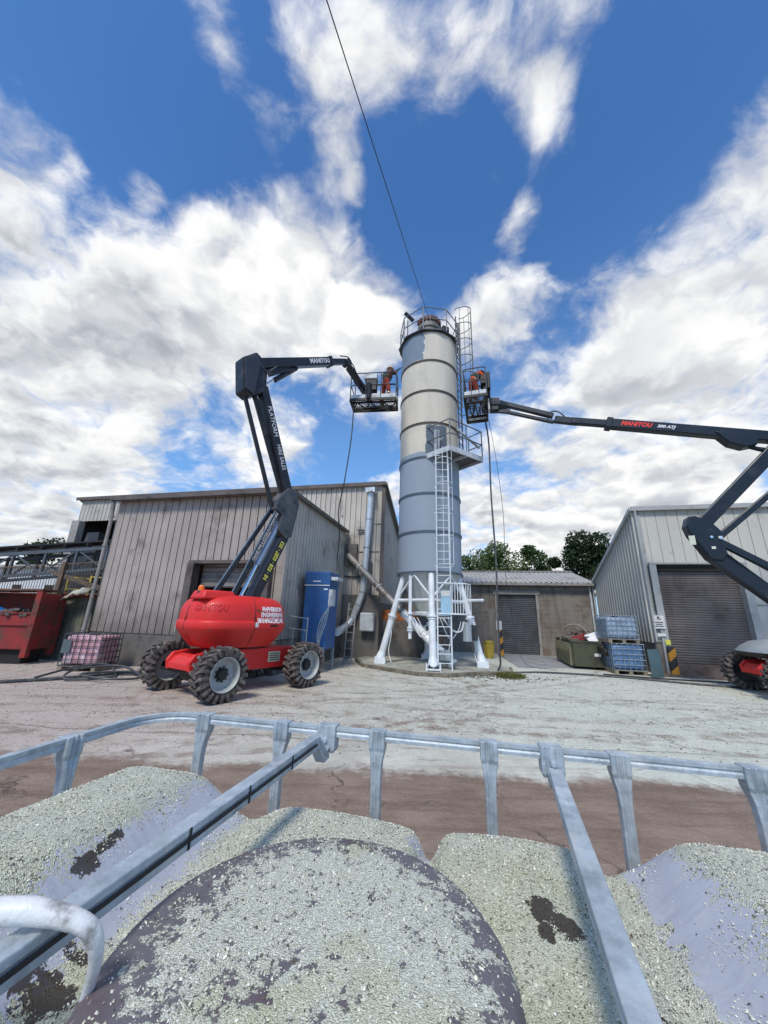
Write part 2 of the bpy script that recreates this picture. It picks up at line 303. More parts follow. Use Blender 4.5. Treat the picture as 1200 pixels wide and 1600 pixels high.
# ------------------------------------------------------------------ geometry
class MB:
    def __init__(s): s.v = []; s.f = []
    def add(s, vs, fs):
        o = len(s.v); s.v += [tuple(p) for p in vs]; s.f += [tuple(i+o for i in f) for f in fs]; return s
    def box(s, c, size, rz=0., rot=None):
        hx, hy, hz = size[0]/2, size[1]/2, size[2]/2
        M = rot if rot is not None else Matrix.Rotation(rz, 3, 'Z')
        vs = [V(c) + M @ V((x, y, z)) for x in (-hx, hx) for y in (-hy, hy) for z in (-hz, hz)]
        return s.add(vs, [(0,1,3,2),(4,6,7,5),(0,4,5,1),(2,3,7,6),(0,2,6,4),(1,5,7,3)])
    def bar(s, p, q, w, h=None, up=(0, 0, 1), w2=None, h2=None):
        p, q = V(p), V(q); h = h or w; w2 = w2 or w; h2 = h2 or h
        d = (q-p).normalized(); side = d.cross(V(up))
        if side.length < 1e-4: side = d.cross(V((1, 0, 0)))
        side.normalize(); n = side.cross(d)
        vs = []
        for c, a, b_ in ((p, w, h), (q, w2, h2)):
            vs += [c+side*a/2*i+n*b_/2*j for i, j in ((-1,-1),(1,-1),(1,1),(-1,1))]
        return s.add(vs, [(3,2,1,0),(4,5,6,7),(0,1,5,4),(1,2,6,5),(2,3,7,6),(3,0,4,7)])
    def tube(s, pts, r, n=8, caps=True):
        pts = [V(p) for p in pts]; rs = r if isinstance(r, (list, tuple)) else [r]*len(pts)
        t0 = (pts[1]-pts[0]).normalized(); a = t0.orthogonal().normalized(); vs = []
        for i, p in enumerate(pts):
            t = (pts[min(i+1, len(pts)-1)]-pts[max(i-1, 0)]).normalized()
            a = (a - t*a.dot(t)); a = a.normalized() if a.length > 1e-6 else t.orthogonal().normalized()
            b_ = t.cross(a)
            for k in range(n):
                an = 2*math.pi*k/n; vs.append(p + (a*math.cos(an)+b_*math.sin(an))*rs[i])
        fs = [(i*n+k, i*n+(k+1) % n, (i+1)*n+(k+1) % n, (i+1)*n+k) for i in range(len(pts)-1) for k in range(n)]
        if caps: fs += [tuple(reversed(range(n))), tuple((len(pts)-1)*n+k for k in range(n))]
        return s.add(vs, fs)
    def lathe(s, prof, c=(0, 0, 0), axis='Z', n=32, closed=False, M=None):
        vs = []
        for r_, h in prof:
            for k in range(n):
                an = 2*math.pi*k/n; x, y = r_*math.cos(an), r_*math.sin(an)
                p = V((x, y, h)) if axis == 'Z' else V((h, x, y)) if axis == 'X' else V((y, h, x))
                if M: p = M @ p
                vs.append(V(c)+p)
        L = len(prof)
        fs = [(i*n+k, i*n+(k+1) % n, ((i+1) % L)*n+(k+1) % n, ((i+1) % L)*n+k) for i in range(L if closed else L-1) for k in range(n)]
        if not closed:
            if prof[0][0] > 1e-6: fs.append(tuple(reversed(range(n))))
            if prof[-1][0] > 1e-6: fs.append(tuple((L-1)*n+k for k in range(n)))
        return s.add(vs, fs)
    def prism(s, poly, o, ux, uy, th):
        """polygon in plane (ux,uy) at o, extruded by vector th (both sides half)"""
        o, ux, uy, th = V(o), V(ux), V(uy), V(th); n = len(poly)
        a = [o+ux*x+uy*y-th/2 for x, y in poly]; b_ = [o+ux*x+uy*y+th/2 for x, y in poly]
        return s.add(a+b_, [tuple(reversed(range(n))), tuple(range(n, 2*n))]+[(i, (i+1) % n, n+(i+1) % n, n+i) for i in range(n)])
    def build(s, name, mt, parent=None, world=False, smooth=False, bevel=0., label=None, sub=0):
        vs = s.v
        if world and parent is not None:
            root = parent
            while root.parent: root = root.parent
            inv = root.matrix_basis.inverted(); vs = [tuple(inv @ V(p)) for p in vs]
        me = bpy.data.meshes.new(name); me.from_pydata(vs, [], s.f)
        bm = bmesh.new(); bm.from_mesh(me); bmesh.ops.recalc_face_normals(bm, faces=bm.faces); bm.to_mesh(me); bm.free()
        me.materials.append(mt)
        if smooth:
            me.shade_smooth() if hasattr(me, 'shade_smooth') else None
            for p in me.polygons: p.use_smooth = True
            try: me.set_sharp_from_angle(angle=R(38))
            except Exception: pass
        ob = bpy.data.objects.new(name, me); COL.objects.link(ob)
        if parent is not None: ob.parent = parent
        if bevel:
            md = ob.modifiers.new('bevel', 'BEVEL'); md.width = bevel; md.segments = 2; md.limit_method = 'ANGLE'; md.angle_limit = R(40)
        if label: ob['label'] = label
        return ob
def thing(name, label, cat, loc=(0, 0, 0), rz=0., group=None):
    o = bpy.data.objects.new(name, None); COL.objects.link(o); o.location = loc; o.rotation_euler = (0, 0, rz)
    o.empty_display_size = .1
    o['label'] = label; o['category'] = cat
    if group: o['group'] = group
    o.matrix_basis = Matrix.Translation(loc) @ Matrix.Rotation(rz, 4, 'Z')
    return o
def tag(o, label, cat, group=None, kind=None):
    o['label'] = label; o['category'] = cat
    if group: o['group'] = group
    if kind: o['kind'] = kind
    return o
def struct(o): o['kind'] = 'structure'; return o
def spline(pts, k=6):
    pts = [V(p) for p in pts]; out = []
    P = [pts[0]*2-pts[1]]+pts+[pts[-1]*2-pts[-2]]
    for i in range(1, len(P)-2):
        for j in range(k):
            t = j/k; a, b_, c, d_ = P[i-1], P[i], P[i+1], P[i+2]
            out.append(.5*((2*b_)+(-a+c)*t+(2*a-5*b_+4*c-d_)*t*t+(-a+3*b_-3*c+d_)*t**3))
    out.append(pts[-1]); return out
def text(body, size, mt, parent, M, name='lettering', bold=.0, shear=0., align='CENTER', sx=1., ext=.002):
    cu = bpy.data.curves.new('t', 'FONT'); cu.body = body; cu.size = size; cu.align_x = align; cu.align_y = 'CENTER'
    cu.extrude = ext; cu.offset = bold; cu.shear = shear; cu.resolution_u = 2
    ob = bpy.data.objects.new('t', cu); COL.objects.link(ob)
    dg = bpy.context.evaluated_depsgraph_get(); me = bpy.data.meshes.new_from_object(ob.evaluated_get(dg))
    bpy.data.objects.remove(ob)
    root = parent
    while root.parent: root = root.parent
    me.transform(root.matrix_basis.inverted() @ M @ Matrix.Diagonal((sx, 1, 1, 1)))
    me.materials.clear(); me.materials.append(mt)
    o = bpy.data.objects.new(name, me); COL.objects.link(o); o.parent = parent; return o
def frame(o, ux, uy):
    ux = V(ux).normalized(); uy = V(uy); uy = (uy-ux*uy.dot(ux)).normalized(); uz = ux.cross(uy)
    M = Matrix((ux, uy, uz)).transposed().to_4x4(); M.translation = o; return M

E = V((.974, -.226, 0)); NN = V((.226, .974, 0)); UP = V((0, 0, 1))   # the yard's two building directions
RZ = math.atan2(-.226, .974)

# ================================================================== SETTING
g = MB(); 
nx = 2
g.add([(-400, -200, 0), (400, -200, 0), (400, 900, 0), (-400, 900, 0)], [(0, 1, 2, 3)])
struct(g.build('ground', ground_m))
apron_m = mat('damp concrete apron', (.30, .30, .30), .75, var=.2, scale=.8, dirt=.4, dirtcol=(.16, .155, .15), dscale=.9, bump=.2, bscale=10, fine=.08)
a = MB(); a.prism([(6.0, 19.9), (8.6, 19.3), (8.15, 14.6), (5.1, 14.2)], (0, 0, .012), (1, 0, 0), (0, 1, 0), (0, 0, .024))
struct(a.build('pavement', apron_m))
# low concrete island the silo stands on
isl = MB(); isl.prism([(-.9, 14.9), (-.55, 13.1), (.3, 12.2), (1.15, 11.45), (2.0, 11.35), (2.9, 11.9), (4.2, 12.3), (4.5, 13.4), (3.4, 16.0), (-.3, 16.0)], (0, 0, .035), (1, 0, 0), (0, 1, 0), (0, 0, .11))
pad_m = mat('chip covered concrete pad', (.36, .36, .30), .9, var=.3, scale=2, dirt=.4, dirtcol=(.14, .125, .10), dscale=2.5, bump=.5, bscale=25, fine=.25)
pad = isl.build('silo_plinth', pad_m); tag(pad, 'low irregular concrete plinth under the white silo legs', 'plinth')

kb = MB(); kp = [(-.9, 14.9), (-.55, 13.1), (.3, 12.2), (1.15, 11.45), (2.0, 11.35), (2.9, 11.9), (4.2, 12.3), (4.5, 13.4)]
for (ax, ay), (bx_, by_) in zip(kp, kp[1:]): kb.bar((ax, ay, .05), (bx_, by_, .05), .10, .115)
tag(kb.build('plinth_kerb', mat('stained kerb', (.20, .18, .14), .95, var=.4, scale=6, dirt=.6, dirtcol=(.10, .085, .06), dscale=5, bump=.5, bscale=18), bevel=.012), 'worn mossy concrete kerb edging the plinth under the silo', 'kerb')
# ------------------------------------------------------------------ profiled cladding
def cladding(o, ux, n, rects, pitch=.27, depth=.035, groove=.05):
    """vertical trapezoid sheet; rect = (u0,u1,z0,z1 or function of u)"""
    mb = MB(); o, ux, n = V(o), V(ux), V(n)
    for u0_, u1_, z0, z1 in rects:
        us = [(u0_, 0.)]; k = math.floor(u0_/pitch)
        while k*pitch < u1_:
            b_ = k*pitch
            for du, dd in ((0, 0), (groove*.12, depth*1.6), (groove*.62, depth*1.6), (groove*.72, 0), (groove*.85, -depth*.25), (groove*1.3, -depth*.25), (groove*1.5, 0), (pitch*.50, 0.), (pitch*.53, depth*.22), (pitch*.58, depth*.22), (pitch*.61, 0), (pitch*.76, 0.), (pitch*.79, depth*.22), (pitch*.82, depth*.22), (pitch*.85, 0)):
                if u0_+1e-3 < b_+du < u1_-1e-3: us.append((b_+du, dd))
            k += 1
        us.append((u1_, 0.))
        vs = []; fs = []
        for u, dd in us:
            zt = z1(u) if callable(z1) else z1
            zb = z0(u) if callable(z0) else z0
            p = o+ux*u+n*dd
            vs += [p+UP*zb, p+UP*zt]
        for i in range(len(us)-1): fs.append((2*i, 2*i+2, 2*i+3, 2*i+1))
        mb.add(vs, fs)
    return mb
def shutter(o, ux, n, u0_, u1_, z0, z1, pitch=.085, depth=.018):
    mb = MB(); o, ux, n = V(o), V(ux), V(n); z = z0; prof = []
    while z < z1-.001:
        prof += [(z, 0), (min(z+pitch*.25, z1), -depth), (min(z+pitch*.7, z1), -depth*1.15), (min(z+pitch*.93, z1), -.002)]
        z += pitch
    prof.append((z1, 0)); vs = []
    for zz, dd in prof: vs += [o+ux*u0_+UP*zz+n*dd, o+ux*u1_+UP*zz+n*dd]
    mb.add(vs, [(2*i, 2*i+1, 2*i+3, 2*i+2) for i in range(len(prof)-1)])
    return mb

# ------------------------------------------------------------------ LEFT SHED (main hall with a projecting block)
C0 = V((-.05, 15.57, 0))                       # its right corner
shed = thing('industrial_shed', 'long weathered brown-grey clad shed behind the red boom lift', 'shed', tuple(C0))
ML = 17.6; TZ = 7.41; slope = .43
# main front wall, u measured to the left of the corner
oM = C0; uM = -E
mb = cladding(oM, uM, NN, [(0, 2.2, 2.5, TZ), (2.2, 9.4, .9, TZ), (9.4, 14.2, 6.2, TZ), (14.2, 17.3, 6.2, TZ)], .25, .035, .045)
mb.build('wall', clad_m, shed, world=True, label='grey rear front wall with duct and soot stain')
# right side wall of the hall, top falls backwards
sw = cladding(C0, NN, -E, [(0, 9., 2.2, lambda u: TZ-.0-slope*u)], .25, .03, .045)
sw.build('wall', clad_m, shed, world=True)
b1 = MB()
b1.bar(C0+uM*0+UP*1.25-NN*.02+E*.0, C0+uM*9.3+UP*1.25-NN*.02, .26, 2.5); b1.bar(C0+NN*.12+UP*1.1-E*.12, C0+NN*9+UP*1.1-E*.12, .24, 2.2)
b1.build('plinth_wall', concrete_d, shed, world=True)
# dark opening left part with pale post
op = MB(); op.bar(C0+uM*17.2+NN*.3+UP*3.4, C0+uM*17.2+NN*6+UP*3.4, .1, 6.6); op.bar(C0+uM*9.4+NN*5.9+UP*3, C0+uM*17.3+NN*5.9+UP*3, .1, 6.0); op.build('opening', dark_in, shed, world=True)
rf = MB()
q0 = C0+E*.12-NN*.12+UP*(TZ+.06); q1 = C0-E*(ML)-NN*.12+UP*(TZ+.06)
back = NN*11-UP*(11*slope)
rf.add([q0, q1, q1+back, q0+back, q0+UP*.08, q1+UP*.08, q1+back+UP*.08, q0+back+UP*.08], [(0,1,2,3),(4,7,6,5),(0,4,5,1),(1,5,6,2),(2,6,7,3),(3,7,4,0)])
rf.build('roof', roof_m, shed, world=True)
tr = MB(); tr.bar(q0+UP*.0-NN*.035, q1-NN*.035, .06, .17); tr.bar(q0+E*.035, q0+E*.035+back, .06, .17)
tr.bar(C0-NN*.02+UP*2.4+E*.02, C0-NN*.02+UP*TZ+E*.02, .16, .16)
for k in range(6): tr.bar(C0-E*(1.9+.0)+UP*(1+k), C0-E*(1.9)+UP*(1.05+k), .05, .05)
tr.build('trim', fascia_m, shed, world=True)
po = MB(); po.bar(C0+uM*17.2+UP*0, C0+uM*17.2+UP*6.2, .5, .35, up=tuple(NN)); po.build('post', concrete, shed, world=True)
# block
BL = V((-9.2, 12.1, 0)); BW = 6.5; BR = BL+E*BW; BZ = 5.19; BD = 5.45
du0, du1, dz = 3.55, 5.95, 3.05                 # doorway in the front wall
bw = cladding(BL, E, NN, [(0, du0, .92, BZ), (du0, du1, dz, BZ), (du1, BW, .92, BZ)], .27, .04, .055)
bw.build('wall', clad_l, shed, world=True, label='dark brown-grey front wall of the lower block')
bs = cladding(BR, NN, -E, [(0, BD, .92, BZ)], .22, .03, .045); bs.build('wall', clad_m, shed, world=True)
bl = cladding(BL, NN, E, [(0, BD+1, .92, BZ)], .27, .03, .04); bl.build('wall', clad_l, shed, world=True)
pw = MB(); pw.bar(BL+NN*.12+UP*.45, BL+E*du0+NN*.12+UP*.45, .28, .9); pw.bar(BL+E*du1+NN*.12+UP*.45, BR+NN*.12+UP*.45, .28, .9)
pw.bar(BR-E*.12+NN*.3+UP*.45, BR-E*.12+NN*BD+UP*.45, .26, .9); pw.build('plinth_wall', concrete_d, shed, world=True)
dr = MB()
for u in (du0-.09, du1+.09): dr.bar(BL+E*u-NN*.05, BL+E*u-NN*.05+UP*dz, .24, .30, up=tuple(NN))
dr.bar(BL+E*(du0-.2)-NN*.05+UP*(dz+.03), BL+E*(du1+.2)-NN*.05+UP*(dz+.03), .22, .10)
df = dr.build('door_frame', fascia_m, shed, world=True)
ds = shutter(BL+NN*.30, E, NN, du0, du1, 2.35, dz, .16, .03); ds.build('roller_shutter', trim_m, shed, world=True)
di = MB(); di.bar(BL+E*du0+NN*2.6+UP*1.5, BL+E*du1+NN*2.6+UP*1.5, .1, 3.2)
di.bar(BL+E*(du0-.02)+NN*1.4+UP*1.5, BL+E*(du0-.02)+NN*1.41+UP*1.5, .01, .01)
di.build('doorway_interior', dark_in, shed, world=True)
rb = MB(); g0 = BL-E*.1-NN*.18+UP*(BZ+.03); g1 = BR+E*.08-NN*.18+UP*(BZ+.03); bk = NN*(BD+.1)+UP*.9
rb.add([g0, g1, g1+bk-UP*.9, g0+bk-UP*.9, g0+UP*.07, g1+UP*.07, g1+bk-UP*.83, g0+bk-UP*.83], [(0,1,2,3),(4,7,6,5),(0,4,5,1),(1,5,6,2),(2,6,7,3),(3,7,4,0)])
rb.build('roof', roof_m, shed, world=True)
gt = MB(); gt.bar(g0-NN*.07+UP*.02, g1-NN*.07+UP*.02, .13, .15); gt.bar(g1+E*.05, g1+E*.05+NN*BD, .07, .12); gt.build('gutter', fascia_m, shed, world=True)
dp = MB(); dpx = BL-E*.02-NN*.16
dp.tube(spline([dpx+UP*(BZ-.05)-NN*.05, dpx+UP*(BZ-.35)-NN*.03, dpx+UP*(BZ-1), dpx+UP*2.5, dpx+UP*.15], 4), .055, 10)
for z in (.95, 2.2, 3.6, 4.6): dp.tube([dpx+UP*z, dpx+UP*(z+.07)], .072, 10)
dp.build('drainpipe', trim_m, shed, world=True, smooth=True)
nt_ = MB(); nt_.bar(BL+E*(du0-.30)-NN*.11+UP*1.18, BL+E*(du0-.06)-NN*.11+UP*1.18, .01, .30); nt_.build('notice', sign_w, shed, world=True)
# soot box where the auger goes in
sb = MB(); pb = C0-E*1.48-NN*.08+UP*4.2; sb.bar(pb-E*.42, pb+E*.42, .26, .95); sb.build('inlet_box', concrete_d, shed, world=True)
bb = MB()
for (u, z, l) in ((.95, 5.3, .3), (.95, 3.75, .35), (1.35, 1.55, .9), (.8, 1.9, .25)): bb.bar(C0-E*(u-l/2)-NN*.09+UP*z, C0-E*(u+l/2)-NN*.09+UP*z, .07, .06)
bb.bar(C0-E*.42-NN*.05+UP*2.5, C0-E*.42-NN*.05+UP*3.9, .09, .08)
bb.bar(C0-E*2.6-NN*.05+UP*3.32, C0-E*.9-NN*.05+UP*3.25, .05, .06)
bb.build('bracket', steel_dark, shed, world=True)

# white duct up the wall
duct = thing('ventilation_duct', 'white jointed duct climbing the shed wall and bending left to the blue cabinet', 'duct', tuple(C0-E*.9-NN*.3))
x0 = C0-NN*.30
pd = [x0-E*.50+UP*6.95, x0-E*.55+UP*5.5, x0-E*.62+UP*4, x0-E*.68+UP*2.75, x0-E*.86+UP*2.1, x0-E*1.12+UP*1.45, x0-E*1.28-NN*.5+UP*1.15, V((-1.45, 12.75, 1.10))]
mb = MB(); mb.tube(spline(pd, 6), .135, 18); mb.build('pipe', duct_m, duct, world=True, smooth=True)
jn = MB(); sp = spline(pd, 6)
for i in (5, 10, 15, 19, 24, 29, 34, 39): 
    t = (sp[i+1]-sp[i]).normalized(); jn.tube([sp[i]-t*.02, sp[i]+t*.02], .15, 18)
jn.build('joint_band', galv, duct, world=True, smooth=True)
hd = MB(); hd.box(pd[0]+UP*.12-NN*.0, (.42, .40, .22), RZ); hd.tube([pd[0]+UP*.1+NN*.1, pd[0]+UP*.1-NN*.28], .10, 14); hd.build('cowl', duct_m, duct, world=True)
# white junction tank box
jb = MB(); jb.box(C0-E*.42-NN*.35+UP*1.42, (.58, .28, .72), RZ); o = jb.build('tank_box', pale_paint, None, bevel=.05); tag(o, 'pale rounded metal box on the shed wall right of the bent duct', 'box')
# blue cabinet
cb = thing('filter_cabinet', 'tall blue metal cabinet standing against the shed wall', 'cabinet', (-1.93, 12.0, 0), RZ)
mb = MB(); mb.box((0, 0, 1.58), (.79, .85, 1.9)); mb.build('body', blue_m, cb, bevel=.02)
mb = MB(); mb.box((0, -.01, 2.74), (.84, .9, .42)); mb.build('head', blue_m, cb, bevel=.03)
mb = MB(); mb.box((0, -.44, 2.52), (.84, .02, .025)); mb.box((.0, -.465, 2.64), (.26, .02, .03)); mb.box((.30, -.43, 2.40), (.12, .02, .04)); mb.build('trim_strip', white_paint, cb)
mb = MB()
for sx_ in (-.34, .34):
    for sy_ in (-.42, .42): mb.box((sx_, sy_, .35), (.07, .07, .70))
mb.build('stand', galv, cb)
mb = MB(); mb.box((.53, -.1, 2.74), (.22, .5, .10)); mb.box((.45, -.25, 2.15), (.12, .3, .5)); mb.build('fan_box', pale_paint, cb)
mb = MB()
for k in range(4): mb.tube(spline([(.52+.02*k, -.50, 2.3-.1*k), (.45-.06*k, -.58, 1.5), (.3-.03*k, -.62, .9), (.25+.05*k, -.55, .35), (.0, -.6, .05)], 5), .012, 6)
mb.build('cable', galv, cb)
# mesh gate beside the cabinet
gt = thing('mesh_gate', 'grey wire mesh gate panel in front of the blue cabinet', 'gate', (-2.45, 11.1, 0), RZ-.1)
mb = MB(); 
for xx in (-.55, .35): mb.tube([(xx, 0, 0), (xx, 0, 1.55+.1*(xx < 0))], .022, 8)
mb.tube([(-.55, 0, 1.60), (.35, 0, 1.50)], .022, 8); mb.tube([(-.55, 0, 1.25), (.35, 0, 1.18)], .018, 8); mb.tube([(-.55, 0, .12), (.35, 0, .12)], .018, 8); mb.tube([(-.1, 0, .12), (-.1, 0, 1.2)], .014, 8)
mb.build('frame', galv, gt, smooth=True)
mb = MB()
for k in range(22): z = .15+k*.05; mb.bar((-.55, 0, z), (.35, 0, z-.0), .005, .005)
for k in range(8): mb.bar((-.5+k*.11, 0, .12), (-.5+k*.11, 0, 1.2), .005, .005, up=(0, 1, 0))
mb.build('mesh_panel', galv, gt)
# ladder standing right of cabinet
ld = thing('short_ladder', 'short rusty ladder leaning on the wall right of the blue cabinet', 'ladder', (-1.12, 13.6, 0), RZ)
mb = MB()
for xx in (-.14, .14): mb.bar((xx, 0, 0), (xx, .3, 2.1), .04, .03)
ld_a = mb.build('stile', trim_m, ld)
mb = MB()
for k in range(7): mb.bar((-.14, .3*(.25+k*.27)/2.1, .25+k*.27), (.14, .3*(.25+k*.27)/2.1, .25+k*.27), .025, .025)
mb.build('rung', trim_m, ld)

# bunker wall behind the silo
bk_ = thing('bunker_wall', 'low stained concrete bunker wall behind the silo legs with orange beam on top', 'wall', (1.2, 16.2, 0))
mb = MB(); mb.box((-.6, -.1, .75), (3.3, .3, 1.5), RZ); mb.build('wall_panel', concrete_d, bk_)
mb = MB(); mb.box((.0, -.22, 1.72), (2.3, .25, .42), RZ); mb.build('beam', orange_m, bk_)

# ------------------------------------------------------------------ FAR GARAGE
C2 = V((10.84, 18.7, 0))
block_m, S, co, b = custom('rendered block wall')
br = S.n('ShaderNodeTexBrick'); 
vv = S.sep(co)
S.put(br.inputs['Vector'], S.comb(S.math('MULTIPLY', vv[0], 1.03), vv[2], 0))
br.inputs['Scale'].default_value = 1; br.inputs['Brick Width'].default_value = .45; br.inputs['Row Height'].default_value = .225; br.inputs['Mortar Size'].default_value = .012
br.inputs['Color1'].default_value = (.20, .165, .14, 1); br.inputs['Color2'].default_value = (.155, .125, .105, 1); br.inputs['Mortar'].default_value = (.09, .075, .065, 1)
c = S.mix(S.mr(S.noise(co, .55, 6, .65), .36, .50, 0, .92), br.outputs[0], (.225, .205, .18))
c = S.mix(S.mr(S.noise(S.vm('ADD', co, (0.8, 0, 0)), .5, 3, .5), .56, .60, 0, .6), c, (.15, .085, .065))
c = S.mix(S.mr(S.noise(co, 1.1, 7, .7), .48, .72, 0, .8), c, (.09, .075, .062))
c = S.mix(S.mr(S.noise(S.scalev(co, 4, 4, .3), 1.4, 6, .6), .5, .75, 0, .6), c, (.07, .055, .05))
S.put(b.inputs['Base Color'], c); b.inputs['Roughness'].default_value = .92
bumpn(S, b, S.math('ADD', br.outputs[1], S.noise(co, 12, 5, .7)), .4, .02)
gar = thing('garage_building', 'low block-walled garage with dark roller shutter at the back of the yard', 'garage', tuple(C2))
uG = -E; GL = 12.5; GZ = 3.5; gd0, gd1, gdz = 2.85, 4.78, 2.98
mb = MB()
mb.bar(C2+uG*0+UP*GZ/2+NN*.1, C2+uG*gd0+UP*GZ/2+NN*.1, .2, GZ); mb.bar(C2+uG*gd1+UP*GZ/2+NN*.1, C2+uG*GL+UP*GZ/2+NN*.1, .2, GZ)
mb.bar(C2+uG*gd0+UP*(GZ+gdz)/2+NN*.1, C2+uG*gd1+UP*(GZ+gdz)/2+NN*.1, .2, GZ-gdz); mb.build('wall', block_m, gar, world=True)
mb = shutter(C2+NN*.12, uG, NN, gd0, gd1, .02, gdz, .095, .03); mb.build('roller_shutter', shut_d, gar, world=True)
mb = MB()
for u in (gd0-.05, gd1+.05): mb.bar(C2+uG*u-NN*.03, C2+uG*u-NN*.03+UP*gdz, .12, .12, up=tuple(NN))
mb.bar(C2+uG*(gd0-.2)-NN*.02+UP*(gdz+.12), C2+uG*(gd1+.2)-NN*.02+UP*(gdz+.12), .06, .2)
mb.build('door_frame', concrete, gar, world=True)
# corrugated roof
def roof_sheet(o, ux, back, w, pitch, dep):
    mb = MB(); o, ux, back = V(o), V(ux), V(back); us = []
    k = 0
    while k*pitch < w:
        for du, h in ((0, 0), (pitch*.12, dep), (pitch*.28, dep), (pitch*.4, 0)): us.append((k*pitch+du, h))
        k += 1
    us.append((w, 0)); vs = []
    for u, h in us: vs += [o+ux*u+UP*h, o+ux*u+back+UP*h]
    mb.add(vs, [(2*i, 2*i+2, 2*i+3, 2*i+1) for i in range(len(us)-1)]); return mb
mb = roof_sheet(C2+UP*(GZ+.10)-NN*.25, uG, NN*4.2+UP*1.05, GL, .25, .045); mb.build('roof', roof_m, gar, world=True)
mb = MB(); mb.bar(C2-NN*.30+UP*(GZ+.02), C2+uG*GL-NN*.30+UP*(GZ+.02), .14, .13); mb.bar(C2+NN*3.95+UP*(GZ+1.2), C2+uG*GL+NN*3.95+UP*(GZ+1.2), .3, .06)
mb.build('gutter', trim_m, gar, world=True)
mb = MB(); mb.tube([C2-E*.25-NN*.1+UP*(GZ-.1), C2-E*.22-NN*.12+UP*.1], .05, 8); mb.tube([C2-E*.10-NN*.12+UP*(GZ-.1), C2-E*.07-NN*.14+UP*.1], .035, 8); mb.build('drainpipe', pale_paint, gar, world=True, smooth=True)

# ------------------------------------------------------------------ RIGHT SHED
C1 = V((9.62, 13.35, 0)); RT = 5.85; rs = (5.85-3.62)/5.35
rsd = thing('clad_shed', 'pale vertically clad shed on the right with large grey roller door', 'shed', tuple(C1))
rd0, rd1, rdz = .42, 2.98, 3.78
mb = cladding(C1, E, NN, [(0, rd0-.22, 1.05, RT), (rd0-.22, rd1+.22, rdz+.02, RT), (rd1+.22, 6.5, 1.05, RT)], .36, .016, .03); mb.build('wall', clad_r, rsd, world=True)
mb = cladding(C1, NN, -E, [(0, 5.3, 1.05, lambda u: RT-rs*u)], .27, .045, .085); mb.build('wall', clad_r, rsd, world=True)
mb = MB(); mb.bar(C1+E*0+NN*.13+UP*.52, C1+E*(rd0-.1)+NN*.13+UP*.52, .22, 1.04); mb.bar(C1+E*(rd1+.15)+NN*.13+UP*.52, C1+E*6.5+NN*.13+UP*.52, .22, 1.04)
mb.bar(C1+E*.13+NN*.24+UP*.52, C1+E*.13+NN*5.3+UP*.52, .22, 1.04); mb.build('plinth_wall', mat('dim plinth', (.17, .155, .13), .9, var=.3, dirt=.5, streak=.4, bump=.2), rsd, world=True)
mb = MB(); mb.bar(C1-NN*.06+UP*1.1, C1-NN*.06+UP*RT, .26, .05, up=tuple(E)); mb.bar(C1-NN*.02+E*.1+UP*1.1, C1-NN*.02+E*.1+UP*RT, .03, .2, up=tuple(E))
for u in (rd0-.11, rd1+.11): mb.bar(C1+E*u+NN*.06, C1+E*u+NN*.06+UP*rdz, .32, .22, up=tuple(E))
mb.bar(C1+E*(rd0-.2)-NN*.06+UP*(rdz+.04), C1+E*(rd1+.25)-NN*.06+UP*(rdz+.04), .10, .06)
mb.bar(C1-E*.1-NN*.12+UP*(RT+.06), C1+E*6.6-NN*.12+UP*(RT+.06), .10, .16)
mb.bar(C1-E*.1+UP*(RT+.06)-NN*.1, C1-E*.1+NN*5.4+UP*(RT+.06-rs*5.4), .10, .14); mb.build('trim', trim_r, rsd, world=True)
mb = shutter(C1+NN*.16, E, NN, rd0, rd1, .40, rdz-.15, .085, .02); mb.build('roller_shutter', shut_m, rsd, world=True)
mb = MB(); mb.bar(C1+E*rd0+NN*.10+UP*(rdz-.12), C1+E*rd1+NN*.10+UP*(rdz-.12), .16, .22); mb.build('shutter_box', dark_in, rsd, world=True)
mb = MB(); mb.bar(C1+E*(rd0-.05)+NN*.02+UP*.20, C1+E*(rd1+.1)+NN*.02+UP*.20, .34, .40); mb.bar(C1+E*(-.1)-NN*.25+UP*.04, C1+E*(rd1)-NN*.25+UP*.04, .3, .08)
mb.build('door_step', mat('brown concrete step', (.20, .15, .125), .9, var=.3, dirt=.5, dirtcol=(.10, .07, .055), bump=.3), rsd, world=True)
mb = MB(); q = C1-E*.1-NN*.1+UP*(RT+.14); w_ = E*6.8; bk2 = NN*5.5-UP*(rs*5.5)
mb.add([q, q+w_, q+w_+bk2, q+bk2, q-UP*.04, q+w_-UP*.04, q+w_+bk2-UP*.04, q+bk2-UP*.04], [(0,1,2,3),(4,7,6,5),(0,4,5,1),(1,5,6,2),(2,6,7,3),(3,7,4,0)]); mb.build('roof', roof_m, rsd, world=True)
mb = MB(); mb.tube([C1+E*.17-NN*.1+UP*(rdz), C1+E*.17-NN*.1+UP*2.1], .025, 8); mb.build('cable_pipe', steel_dark, rsd, world=True)
